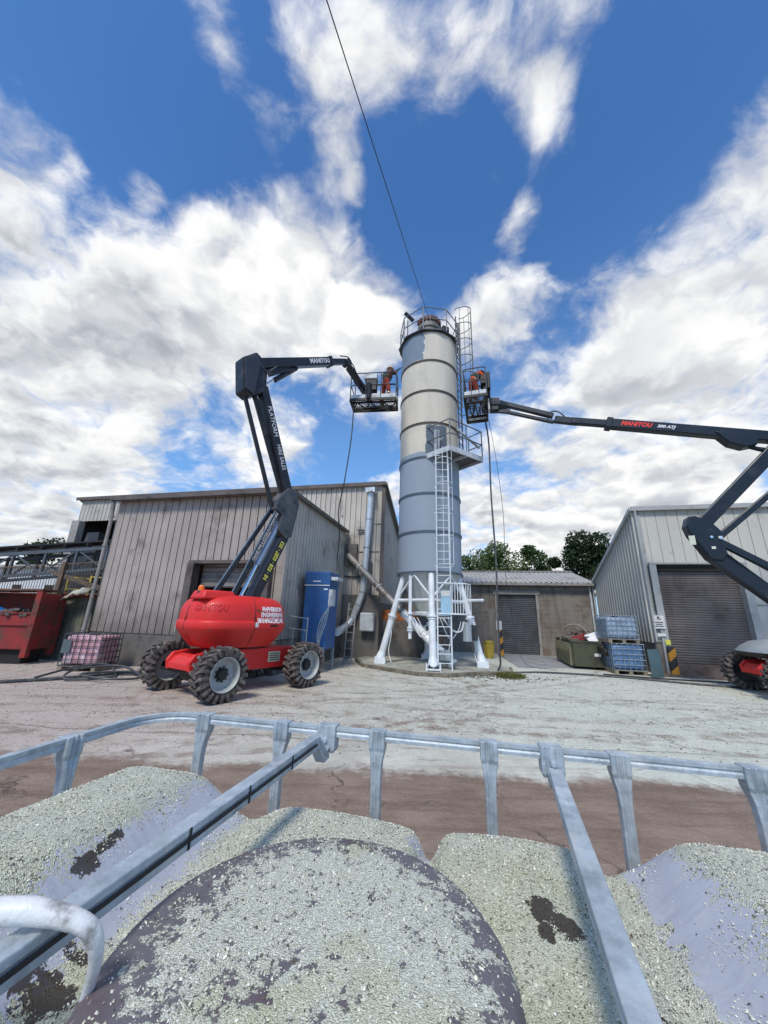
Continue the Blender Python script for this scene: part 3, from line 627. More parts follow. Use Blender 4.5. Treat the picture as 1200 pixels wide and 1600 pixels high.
# sign plates on the shed corner (writing too small to read: black bars and a symbol)
lp_ = MB(); lp_.bar(C1+E*.0-NN*.028+UP*(rdz+.03), C1+E*(rd0-.22)-NN*.028+UP*(rdz+.03), .012, .035); lp_.bar(C1+E*(rd1+.25)-NN*.022+UP*2.4, C1+E*6.4-NN*.022+UP*2.4, .012, .03); lp_.build('sheet_lap', trim_m, rsd, world=True)
lp_ = MB(); lp_.bar(C0-E*.1-NN*.018+UP*4.35, C0-E*9.2-NN*.018+UP*4.35, .012, .03); lp_.bar(C0-E*.35-NN*.018+UP*5.6, C0-E*.02-NN*.018+UP*5.6, .012, .03); lp_.build('sheet_lap', fascia_m, shed, world=True)
sg = thing('warning_sign', 'small white warning sign on the pale shed corner beside the roller door', 'sign', tuple(C1+E*.17-NN*.14+UP*1.75))
mb = MB(); mb.box((0, 0, 0), (.36, .012, .44), RZ); mb.build('plate', sign_w, sg)
mb = MB(); mb.box((-.02, -.014, .14), (.03, .012, .09), RZ); mb.box((.03, -.014, .10), (.10, .012, .025), RZ); mb.box((.02, -.014, .16), (.05, .012, .03), RZ)
for k, w2_ in enumerate((.25, .20, .27)): mb.box((.0, -.012, -.01-k*.065), (w2_, .012, .022), RZ)
mb.build('symbol', dk_l, sg)
sg2 = MB(); sg2.box(C1+E*.20-NN*.14+UP*1.32, (.26, .012, .09), RZ); tag(sg2.build('door_number_plate', sign_w), 'narrow white plate under the warning sign on the pale shed', 'sign')
sg3 = MB(); sg3.box(C1+E*.34-NN*.16+UP*1.08, (.15, .012, .17), RZ); tag(sg3.build('yellow_notice', yel_l), 'small yellow notice above the striped corner guard', 'sign')
# hazard boards
hz, S, co, b = custom('hazard stripes')
vv = S.sep(co); st = S.math('FRACT', S.math('MULTIPLY', S.math('SUBTRACT', vv[2], S.math('MULTIPLY', vv[0], .9)), 1.75))
c = S.mix(S.math('GREATER_THAN', st, .48), (.55, .24, .02), (.025, .025, .025)); c = S.mix(S.mr(S.noise(co, 4, 6, .7), .5, .75, 0, .6), c, (.08, .06, .05))
S.put(b.inputs['Base Color'], c); b.inputs['Roughness'].default_value = .6
mb = MB(); mb.box((0, 0, .47), (.22, .10, .94), RZ); o = mb.build('corner_guard', hz); o.location = C1+E*.36-NN*.22; tag(o, 'black and orange striped guard at the left foot of the large roller door', 'corner guard')
hp = thing('hazard_post', 'slim black and orange striped post with white plate left of the far garage shutter', 'post', (5.75, 18.2, 0), RZ)
mb = MB(); mb.box((0, 0, .62), (.20, .14, 1.24)); mb.build('post', hz, hp); mb = MB(); mb.box((-.05, -.08, 1.42), (.26, .03, .40)); mb.build('plate', sign_w, hp)
# yellow bin
yb = thing('yellow_bin', 'yellow ribbed drum bin standing between the silo leg and the striped post', 'bin', (4.95, 17.4, 0))
mb = MB(); mb.lathe([(.16, 0), (.21, .64), (.24, .66), (.24, .72), (.02, .76)], n=20); mb.build('body', yellow_m, yb, smooth=True)
mb = MB()
for k in range(8): an = k*math.pi/4; mb.bar((.18*math.cos(an), .18*math.sin(an), .05), (.22*math.cos(an), .22*math.sin(an), .62), .04, .03)
mb.build('rib', yellow_m, yb)
# glass sheet leaning on the plinth
mb = MB(); p0 = C1-E*.55-NN*.75; mb.prism([(0, 0), (.42, 0), (.50, .88), (.06, .86)], p0+UP*.01, tuple(E*.9+NN*.2), tuple(UP*.97+NN*.25), tuple(NN*.02)); tag(mb.build('glass_sheet', glass_m), 'dark bluish glass sheet leaning at the foot of the pale shed corner', 'glass sheet')
mb = MB(); mb.bar(C1-E*.72-NN*.2, C1-E*1.0-NN*.05+UP*1.25, .05, .04); tag(mb.build('timber_prop', wood), 'thin pale timber prop leaning right of the blue tanks', 'timber')

# ================================================================== IBC containers
def cage(mb, w, dp, z0, z1, nx_, ny_, nz_, r=.011):
    for k in range(nz_+1):
        z = z0+(z1-z0)*k/nz_
        mb.tube([(-w/2, -dp/2, z), (w/2, -dp/2, z), (w/2, dp/2, z), (-w/2, dp/2, z), (-w/2, -dp/2, z)], r*1.2, 6)
    for k in range(nx_+1):
        x = -w/2+w*k/nx_
        for y in (-dp/2, dp/2): mb.bar((x, y, z0), (x, y, z1), r*1.8, r*1.8, up=(0, 1, 0))
    for k in range(1, ny_):
        y = -dp/2+dp*k/ny_
        for x in (-w/2, w/2): mb.bar((x, y, z0), (x, y, z1), r*1.8, r*1.8, up=(0, 1, 0))
def ibc(name, label, loc, rz, tank, h=1.0, w=1.0, dp=1.1, group=None, tilt=None, cagem=galv):
    t = thing(name, label, 'tank', loc, rz, group)
    mb = MB(); mb.box((0, 0, .16+(h-.2)/2), (w-.07, dp-.07, h-.22)); mb.build('tank_body', tank, t, bevel=.06, smooth=True)
    mb = MB(); cage(mb, w, dp, .14, h, 6, 6, 5, .009); mb.build('cage', cagem, t)
    mb = MB(); mb.box((0, 0, .125), (w, dp, .025))
    for x in (-w/2+.06, 0, w/2-.06): mb.box((x, 0, .06), (.11, dp, .105))
    mb.build('pallet', wood, t)
    mb = MB(); mb.lathe([(.11, 0), (.11, .05), (0, .055)], (0, 0, h-.05), n=20); mb.build('lid', black_m, t)
    return t
bx = ibc('liquid_container', 'lower blue caged tank of the pair stacked by the pale shed', (8.62, 13.65, 0), RZ+.02, liq_blue, .99, 1.0, 1.0, 'stacked caged tanks')
ibc('liquid_container', 'upper pale blue caged tank of the pair stacked by the pale shed', (8.56, 13.72, 1.0), RZ+.06, liq_pale, .92, 1.0, 1.0, 'stacked caged tanks')
mb = MB(); mb.box((0, 0, 0), (.01, .01, .01))
pk = ibc('liquid_container', 'pink stained caged tank standing between the red skip and the shed', (-7.98, 10.78, 0), .02, liq_red, .94, 1.0, .85, None, cagem=steel_dark)
mb = MB(); mb.box((-.38, -.44, .62), (.22, .012, .34)); mb.build('label_plate', mat('grey plate', (.09, .12, .13), .5), pk)

# ================================================================== GREEN SKIP WITH SCRAP
sk = thing('waste_skip', 'dark green ribbed skip heaped with scrap beside the stacked tanks', 'skip', (8.25, 15.6, 0), RZ-.04)
mb = MB()
W_, L_, H_ = 1.35, 2.9, .85
mb.box((0, -L_/2, .10+H_/2), (W_, .05, H_)); mb.box((0, L_/2, .10+H_/2), (W_, .05, H_)); mb.box((W_/2, 0, .10+H_/2), (.05, L_+.05, H_)); mb.box((-W_/2, 0, .10+H_/2), (.05, L_+.05, H_)); mb.box((0, 0, .13), (W_, L_, .05))
mb.build('body', green_m, sk)
mb = MB()
for k in range(9): mb.box((-W_/2-.06, -L_/2+.1+k*.34, .10+H_/2-.02), (.10, .07, H_-.05))
mb.build('rib', mat('worn green rib', (.15, .145, .09), .7, dirt=.4), sk)
mb = MB()
for y in (-L_/2, L_/2): mb.bar((-W_/2-.06, y, .97), (W_/2+.06, y, .97), .10, .06)
for x in (-W_/2, W_/2): mb.bar((x, -L_/2, .97), (x, L_/2, .97), .10, .06)
mb.box((W_/2-.1, -L_/2-.06, .4), (.10, .08, .8)); mb.build('rim', green_m, sk)
mb = MB(); mb.box((.15, -L_/2-.035, .52), (.22, .012, .10)); mb.build('badge', sign_w, sk)
def put(loc, *a, **k): return None
SK = Matrix.Translation((8.25, 15.6, 0)) @ Matrix.Rotation(RZ-.04, 4, 'Z')
mb = MB()
for i in range(150):
    p = V((random.uniform(-.58, .58), random.uniform(-1.3, 1.3), 0)); p.z = .80+.62*(1-abs(p.x))*(1-abs(p.y)/1.9)*random.uniform(.3, 1.1)
    mb.box(SK @ p, (random.uniform(.08, .35), random.uniform(.05, .25), random.uniform(.03, .12)), rot=Matrix.Rotation(random.uniform(0, 6), 3, 'Z') @ Matrix.Rotation(random.uniform(-.8, .8), 3, 'X'))
o = mb.build('scrap_heap', mat('mixed scrap', (.16, .13, .11), .7, var=.8, scale=7, dirt=.4, dirtcol=(.04, .04, .04), dscale=7)); tag(o, 'dark jumble of scrap pieces filling the green skip', 'scrap', kind='stuff')
def tyre_mesh(R_, w, hole=.6):
    mb = MB(); pr = []
    for k in range(14):
        an = 2*math.pi*k/14; pr.append(((R_*(1+hole)/2)+(R_*(1-hole)/2)*math.cos(an), w/2*math.sin(an)))
    mb.lathe(pr, n=28, closed=True); return mb
t1 = tyre_mesh(.36, .26, .58).build('tyre', rubber, smooth=True); t1.matrix_basis = SK @ Matrix.Translation((.50, -1.62, .80)) @ Matrix.Rotation(R(52), 4, 'X') @ Matrix.Rotation(R(14), 4, 'Y')
tag(t1, 'old tyre hanging over the right front corner of the green skip', 'tyre')
mb = MB(); mb.tube(spline([(-.75, .35, .9), (-.55, .15, 1.45), (-.1, -.1, 1.55), (.2, -.3, 1.2), (.25, -.35, .9)], 6), .035, 8); o = mb.build('bent_pipe', mat('pale rusty pipe', (.30, .24, .2), .6), smooth=True); o.matrix_basis = SK; tag(o, 'bent pale hoop of pipe sticking up from the left of the scrap', 'pipe')
mb = MB(); mb.bar((.15, .2, .95), (.05, .4, 1.75), .07, .03); mb.bar((.05, .4, 1.75), (.55, .3, 1.35), .07, .03); mb.bar((.1, .3, 1.5), (.7, -.2, 1.0), .05, .03); o = mb.build('metal_frame', trim_m); o.matrix_basis = SK; tag(o, 'angular metal frame standing up in the middle of the skip', 'metal frame')
mb = MB(); mb.box((.18, -1.15, 1.12), (.50, .5, .04), rot=Matrix.Rotation(-.35, 3, 'Y') @ Matrix.Rotation(.6, 3, 'X')); o = mb.build('plastic_sheet', plast_w); o.matrix_basis = SK; tag(o, 'white plastic panel lying on the scrap beside the tyre', 'panel')
mb = MB(); mb.lathe([(.0, 0), (.19, 0), (.22, .5), (.0, .5)], (0, 0, 0), n=16); o = mb.build('rusty_drum', rust_red); o.matrix_basis = SK @ Matrix.Translation((-.45, -.6, .9)) @ Matrix.Rotation(1.2, 4, 'Y') @ Matrix.Rotation(.5, 4, 'X'); tag(o, 'rusty red drum on the left of the scrap in the green skip', 'drum')
mb = MB(); mb.tube(spline([(.2, -.9, 1.02), (.4, -.3, 1.3), (.8, .1, 1.3), (.85, -.5, 1.15), (.3, -.2, 1.1), (.0, -.8, 1.0)], 6), .03, 7); o = mb.build('green_hose', mat('green hose', (.03, .20, .12), .5), smooth=True); o.matrix_basis = SK; tag(o, 'tangled green hose on top of the scrap near the tyre', 'hose')

# ================================================================== SILO
SC = V((1.78, 13.6, 0)); SR = 1.185
silo = thing('storage_silo', 'tall cylindrical silo on white splayed legs, part repainted grey, in the middle of the yard', 'silo', tuple(SC))
sm, S, co, b = custom('silo shell paint')
x, y, z = S.sep(co)
cream = S.mix(S.mr(S.noise(S.scalev(co, 2.2, 2.2, .35), 1.3, 6, .6), .35, .7), (.66, .615, .515), (.57, .535, .45))
cream = S.mix(S.mr(S.noise(S.scalev(co, 6, 6, .5), 2.2, 6, .7), .66, .80, 0, .5), cream, (.30, .20, .13))
cream = S.mix(S.mr(S.noise(S.vm('ADD', co, (2, 5, 0)), .9, 5, .6), .50, .72, 0, .45), cream, (.46, .45, .41))
newg = S.mix(S.noise(co, 2.2, 4, .6), (.265, .315, .37), (.31, .36, .415))
patch = S.mix(S.noise(co, 3, 5, .7), (.15, .20, .255), (.24, .30, .36))
ang = S.math('ARCTAN2', x, S.math('MULTIPLY', y, -1))    # 0 towards the camera, + to the right
nzz = S.math('MULTIPLY', S.math('SUBTRACT', S.noise(co, 2.6, 4, .6), .5), .55)
tex = S.mix(S.mr(S.math('ADD', z, S.math('MULTIPLY', nzz, .25)), 7.66, 7.70), newg, cream)
# grey primer patch on the top ring, left of an irregular edge
topm = S.math('MULTIPLY', S.mr(S.math('ADD', ang, nzz), -.30, -.26, 1, 0), S.mr(S.math('ADD', z, S.math('MULTIPLY', nzz, .3)), 11.80, 11.86))
tex = S.mix(topm, tex, patch)
# grey patch behind the platform railing
pm = S.math('MULTIPLY', S.mr(S.math('ABSOLUTE', S.math('SUBTRACT', S.math('ADD', ang, S.math('MULTIPLY', nzz, .3)), .13)), .34, .37, 1, 0), S.math('MULTIPLY', S.mr(z, 7.45, 7.5), S.mr(S.math('ADD', z, S.math('MULTIPLY', nzz, .5)), 8.74, 8.80, 1, 0)))
tex = S.mix(pm, tex, (.12, .155, .19))
tex = S.mix(S.mr(z, 3.12, 3.13, 1, 0), tex, (.46, .47, .44))
S.put(b.inputs['Base Color'], tex); b.inputs['Roughness'].default_value = .8; b.inputs['Specular IOR Level'].default_value = .2
bumpn(S, b, S.noise(co, 2.2, 4, .5), .16, .04)
mb = MB(); mb.lathe([(SR, 3.14), (SR, 13.2)], n=72); o = mb.build('tank_shell', sm, silo, smooth=True)
mb = MB(); mb.lathe([(SR-.01, 13.2), (.5, 13.45), (.0, 13.5)], n=48); mb.build('tank_roof', pale_paint, silo, smooth=True)
mb = MB(); mb.lathe([(SR-.03, 3.14), (.22, 1.45), (.20, 1.1), (0, 1.1)], n=48); mb.build('discharge_cone', mat('pale cone paint', (.50, .52, .49), .5, dirt=.2, streak=.2), silo, smooth=True)
band_c = mat('brown band', (.11, .09, .075), .6, var=.4, scale=8); band_g = mat('grey band', (.14, .175, .215), .5, var=.2)
for i, z in enumerate((3.16, 4.59, 6.02, 7.46, 8.89, 10.33, 11.76, 13.2)):
    mb = MB(); h = .035
    mb.lathe([(SR-.01, z-h), (SR+.035, z-h), (SR+.035, z-h*.35), (SR+.012, z-h*.3), (SR+.012, z+h*.3), (SR+.035, z+h*.35), (SR+.035, z+h), (SR-.01, z+h)], n=72, closed=True)
    mb.build('band', band_g if i < 4 else band_c, silo, smooth=False)
# legs
feet = [(-1.77, -.03), (-.12, -1.60), (1.74, -.40), (.10, 1.62)]
FT = [(-.98, -.35), (-.10, -1.12), (1.0, -.30), (.10, 1.12)]
for (fx, fy), (tx, ty) in zip(feet, FT):
    mb = MB(); f0 = V((fx, fy, .16)); tp = V((tx, ty, 3.1)); mid = f0.lerp(tp, .52)
    mb.tube([f0.lerp(tp, .10), mid], .115, 16); mb.tube([mid, tp], [.108, .10], 16)
    mb.tube([f0, f0.lerp(tp, .045), f0.lerp(tp, .11)], [.19, .165, .115], 16)
    lg = mb.build('leg', white_paint, silo, smooth=True)
    mb = MB(); mb.tube([mid-(tp-f0).normalized()*.03, mid+(tp-f0).normalized()*.03], .165, 18); mb.tube([mid-(tp-f0).normalized()*.10, mid-(tp-f0).normalized()*.07], .14, 18); mb.build('flange', white_paint, lg, smooth=True)
    an = math.atan2(fy, fx); mb = MB(); dv = V((math.cos(an), math.sin(an), 0)); sv = V((-dv.y, dv.x, 0))
    mb.box(f0-UP*.02, (.40, .40, .05), an)
    for s_ in (-1, 1): mb.box(f0+sv*.21*s_+UP*.03, (.36, .04, .20), an)
    mb.build('base_plate', white_paint, lg)
    mb = MB(); mb.box(f0+UP*.03-dv*-.10, (.16, .32, .06), an)
    for s_ in (-1, 1): mb.tube([f0+sv*.12*s_+dv*.15, f0+sv*.12*s_+dv*.15+UP*.10], .025, 8)
    mb.build('load_cell', black_m, lg)
# braces and ring beam
mb = MB()
def lp(i, t): a_ = V((feet[i][0], feet[i][1], .16)); b_ = V((FT[i][0], FT[i][1], 3.1)); return a_.lerp(b_, t)
for i in range(4):
    j = (i+1) % 4
    mb.tube([lp(i, .70), lp(j, .70)], .055, 10)
    top = (lp(i, 1)+lp(j, 1))/2; tv = V((top.x, top.y, 0)).normalized()*1.13; tpp = V((tv.x, tv.y, 3.08))
    mb.tube([lp(i, .72), tpp], .035, 8); mb.tube([lp(j, .72), tpp], .035, 8)
mb.tube([lp(2, .72), lp(2, .72)+V((.75, .35, .05))], .05, 8)
mb.build('brace', white_paint, silo, smooth=True)
mb = MB(); mb.lathe([(.55, 1.72), (.62, 1.72), (.62, 1.86), (.55, 1.86)], n=28, closed=True); mb.lathe([(.24, 1.2), (.34, 1.2), (.34, 1.5), (.24, 1.5)], n=24, closed=True); mb.build('ring', white_paint, silo, smooth=True)
# fill pipe hanging left
mb = MB(); fp = V((-.78, -.78, 0))
mb.tube([fp+UP*3.1, fp+UP*.95], .062, 12)
for z in (1.75, 1.28, 1.20): mb.tube([fp+UP*(z), fp+UP*(z+.05)], .11, 12)
mb.build('fill_pipe', white_paint, silo, smooth=True)
# machinery clutter under cone
mb = MB(); mb.tube([(-.25, -.3, 1.55), (-.25, .2, 1.55)], .16, 14); mb.box((.35, -.25, 1.3), (.30, .3, .34)); mb.tube([(.1, -.4, 1.2), (.5, -.35, 1.2)], .09, 12); mb.box((-.1, -.3, 1.25), (.18, .2, .22))
mb.build('valve_motor', steel_dark, silo, smooth=True)
mb = MB()
for k in range(7):
    s_ = random.uniform(-.3, .9); mb.tube(spline([(s_-.5, -.9, 1.65), (s_-.2, -1.0, 1.3-.05*k), (s_+.1, -.9, 1.25), (s_+.25, -.7, 1.55)], 5), .014, 6)
for (xx, yy) in ((-1.45, -.1), (1.5, -.35), (.5, -.9)): mb.tube(spline([(xx, yy, 1.7), (xx+.06, yy-.1, 1.1), (xx-.02, yy-.05, .5), (xx+.08, yy-.12, .12)], 5), .014, 6)
mb.build('cable', plast_w, silo, smooth=True)
# control box on the right leg
mb = MB(); mb.box((1.22, -.62, 1.22), (.30, .22, .62), .5); mb.build('control_box', pale_paint, silo, bevel=.02)
mb = MB(); mb.box((1.40, -.68, 1.20), (.14, .24, .50), .5); mb.build('switch_panel', steel_dark, silo)
# lower ladder with cage
LX0, LX1, LY = .04, .48, -1.55
mb = MB()
for xx in (LX0, LX1): mb.tube([(xx, LY, .05), (xx, LY, 7.45)], .024, 8)
mb.build('ladder_stile', white_paint, silo, smooth=True)
mb = MB()
for k in range(27): mb.tube([(LX0, LY, .30+k*.27), (LX1, LY, .30+k*.27)], .0125, 6)
mb.build('ladder_rung', white_paint, silo, smooth=True)
def hoop(cx, cy, a0, r, z, n=12, out=(0, -1), w=.22, dp=.62):
    """U-shaped cage hoop from (cx-w) to (cx+w), bulging towards out"""
    o_ = V((out[0], out[1], 0)); s_ = V((-o_.y, o_.x, 0)); pts = []
    for k in range(n+1):
        an = math.pi*k/n; pts.append(V((cx, cy, z))+s_*(w+.10)*math.cos(an)+o_*dp*math.sin(an)**.8)
    return [V((cx, cy, z))+s_*w]+pts+[V((cx, cy, z))-s_*w]
mb = MB(); lc = (LX0+LX1)/2
for z in (3.3, 4.25, 5.15, 6.1, 7.0): mb.tube(hoop(lc, LY, 0, 0, z), .013, 6)
h0, h1 = hoop(lc, LY, 0, 0, 3.3), hoop(lc, LY, 0, 0, 7.4)
for i in (3, 6, 8, 11): mb.tube([h0[i], h1[i]], .0095, 6)
mb.build('ladder_cage', white_paint, silo, smooth=True)
# guard cage at the bottom ladder start
mb = MB(); gx, gy_, gz0, gz1 = .55, -1.60, 1.78, 2.75
for z in (gz0, gz1):
    mb.tube([(LX0, gy_, z), (.95, gy_-.0, z), (1.20, gy_+.35, z)], .022, 6)
for k in range(9):
    t = k/8; xx = .52+.43*min(1, t*1.6); yy = gy_
    if t > .6: xx = .95+.25*(t-.6)/.4; yy = gy_+.35*(t-.6)/.4
    mb.tube([(xx, yy, gz0), (xx, yy, gz1)], .012, 6)
mb.build('ladder_guard', white_paint, silo, smooth=True)
mb = MB(); mb.box((.31, LY-.03, 2.12), (.32, .015, .80)); sgn = mb.build('notice_board', mat('pale blue board', (.30, .48, .60), .5, dirt=.2, dirtcol=(.5, .55, .6)), silo)
mb = MB(); mb.box((.31, LY-.043, 2.42), (.30, .006, .18)); mb.build('heading_strip', sign_w, sgn)
# platform at mid height, turned 45 degrees
PZ = 7.5
pa, pb_, pc, pd_ = V((-.30, -1.08, PZ)), V((.50, -1.92, PZ)), V((1.90, -1.0, PZ)), V((1.20, -.12, PZ))
mb = MB(); mb.prism([(pa.x, pa.y), (pb_.x, pb_.y), (pc.x, pc.y), (pd_.x, pd_.y)], (0, 0, PZ), (1, 0, 0), (0, 1, 0), (0, 0, .03))
plt = mb.build('platform', mat('dark platform deck', (.13, .13, .135), .6, metal=.3, dirt=.4), silo)
mb = MB()
for a_, b_ in ((pa, pb_), (pb_, pc), (pc, pd_)): mb.bar(a_-UP*.02, b_-UP*.02, .05, .20)
mb.bar(pb_.lerp(pc, .5)-UP*.08, pa.lerp(pd_, .5)-UP*.08, .06, .12); mb.build('fascia', pale_paint, plt)
mb = MB()
pts = [pa, pa.lerp(pb_, .5), pb_, pb_.lerp(pc, .5), pc, pc.lerp(pd_, .55)]
for p in pts: mb.tube([p, p+UP*1.15], .024, 8)
for z in (.58, 1.15):
    mb.tube([pa+UP*z, pb_+UP*z, pc+UP*z, pc.lerp(pd_, .55)+UP*z], .024, 8)
mb.build('railing', rail_m, silo, smooth=True)
mb = MB(); mb.bar(pa+V((.1, .1, .35)), pa.lerp(pb_, .5)+V((.25, .1, .62)), .06, .05); mb.bar(pb_.lerp(pc, .25)+V((0, .1, .9)), pc+UP*.45-V((.1, 0, 0)), .08, .05); mb.box((.12, -1.30, 8.05), (.18, .10, .9), .3); mb.build('platform_gate', pale_paint, silo)
# upper ladder on the right flank, cage bulging right
mb = MB(); ux_, uy_ = 1.30, -.15
od = V((.86, -.50, 0)); sd = V((-od.y, od.x, 0)).normalized(); UC = V((0, 0, 0))+od.normalized()*1.36
for s_ in (-.22, .22): mb.tube([UC+sd*s_+UP*PZ, UC+sd*s_+UP*14.3], .030, 8)
mb.build('ladder_stile', steel_dark, silo, smooth=True)
mb = MB()
for k in range(24): mb.tube([UC-sd*.22+UP*(7.7+k*.27), UC+sd*.22+UP*(7.7+k*.27)], .017, 6)
mb.build('ladder_rung', steel_dark, silo, smooth=True)
mb = MB(); zs = [9.7+.82*k for k in range(7)]
ho = []
for z in zs:
    h = hoop(UC.x, UC.y, 0, 0, z, out=(od.x, od.y)); mb.tube(h, .016, 6); ho.append(h)
for i in (2, 5, 7, 9, 12): mb.tube([ho[0][i], ho[-1][i]], .012, 6)
mb.build('ladder_cage', steel_dark, silo, smooth=True)
# top: deck, rails, filter, floodlight
mb = MB(); mb.lathe([(SR-.06, 13.20), (SR+.16, 13.20), (SR+.16, 13.26), (SR-.06, 13.26)], n=10, closed=True); mb.build('top_deck', steel_dark, silo)
mb = MB(); nn = 8; RR = SR+.12; pp = [V((RR*math.cos(2*math.pi*(k+.5)/nn+.1), RR*math.sin(2*math.pi*(k+.5)/nn+.1), 13.24)) for k in range(nn)]
for p in pp: mb.tube([p, p+UP*1.15], .028, 8)
for z in (.58, 1.15): mb.tube([p+UP*z for p in pp]+[pp[0]+UP*z], .022, 8)
mb.build('top_railing', rail_m, silo, smooth=True)
mb = MB(); mb.lathe([(.44, 13.35), (.44, 13.95), (.50, 13.97), (.50, 14.2), (.44, 14.22), (.46, 14.5), (.12, 14.62), (0, 14.62)], (-.02, -.25, 0), n=24); fl = mb.build('filter_housing', mat('weathered filter', (.20, .20, .18), .6, var=.4, scale=4, dirt=.4), silo, smooth=True)
mb = MB()
for k in range(9): an = 3.5+k*.35; mb.box((-.02+.50*math.cos(an), -.25+.50*math.sin(an), 14.33), (.10, .12, .20), an)
mb.build('filter_louvre', mat('rusty louvre', (.14, .05, .035), .7, var=.5, scale=8), fl)
mb = MB(); mb.box((.62, -.62, 13.62), (.30, .28, .55), .4); mb.build('vent_box', steel_dark, silo)
mb = MB(); mb.tube([(-.98, -.45, 13.3), (-.98, -.45, 14.42)], .022, 8); mb.build('light_pole', steel_dark, silo)
mb = MB(); mb.box((-.92, -.52, 14.55), (.50, .40, .14), rot=Matrix.Rotation(R(25), 3, 'Z') @ Matrix.Rotation(R(30), 3, 'Y') @ Matrix.Rotation(R(55), 3, 'X')); mb.build('floodlight', steel_dark, silo)
# auger from silo foot to the shed wall
au = thing('auger_conveyor', 'inclined tubular auger running from the silo foot up to the shed wall', 'conveyor', (1.9, 13.0, .3))
a0, a1 = V((2.15, 12.75, .45)), C0-E*1.42-NN*.25+UP*4.15
mb = MB(); mb.tube([a0, a0.lerp(a1, .36)], .15, 16); mb.build('lower_tube', white_paint, au, world=True, smooth=True)
mb = MB(); mb.tube([a0.lerp(a1, .36), a1], .13, 16); mb.build('upper_tube', mat('stained grey tube', (.26, .25, .24), .5, metal=.3, streak=.4, dirt=.4), au, world=True, smooth=True)
mb = MB()
for t in (.18, .36, .62, .85): dd_ = (a1-a0).normalized(); p = a0.lerp(a1, t); mb.tube([p-dd_*.02, p+dd_*.02], .165, 16)
mb.build('flange', pale_paint, au, world=True, smooth=True)
mb = MB(); dd_ = (a1-a0).normalized(); mb.tube([a0-dd_*.35, a0], [.16, .18], 16); mb.tube([a0-dd_*.42, a0-dd_*.35], .19, 16); mb.box(a0+V((-.05, -.2, .05)), (.34, .28, .30)); mb.build('gear_motor', mat('blue grey motor', (.35, .42, .45), .45, dirt=.3), au, world=True, smooth=True)

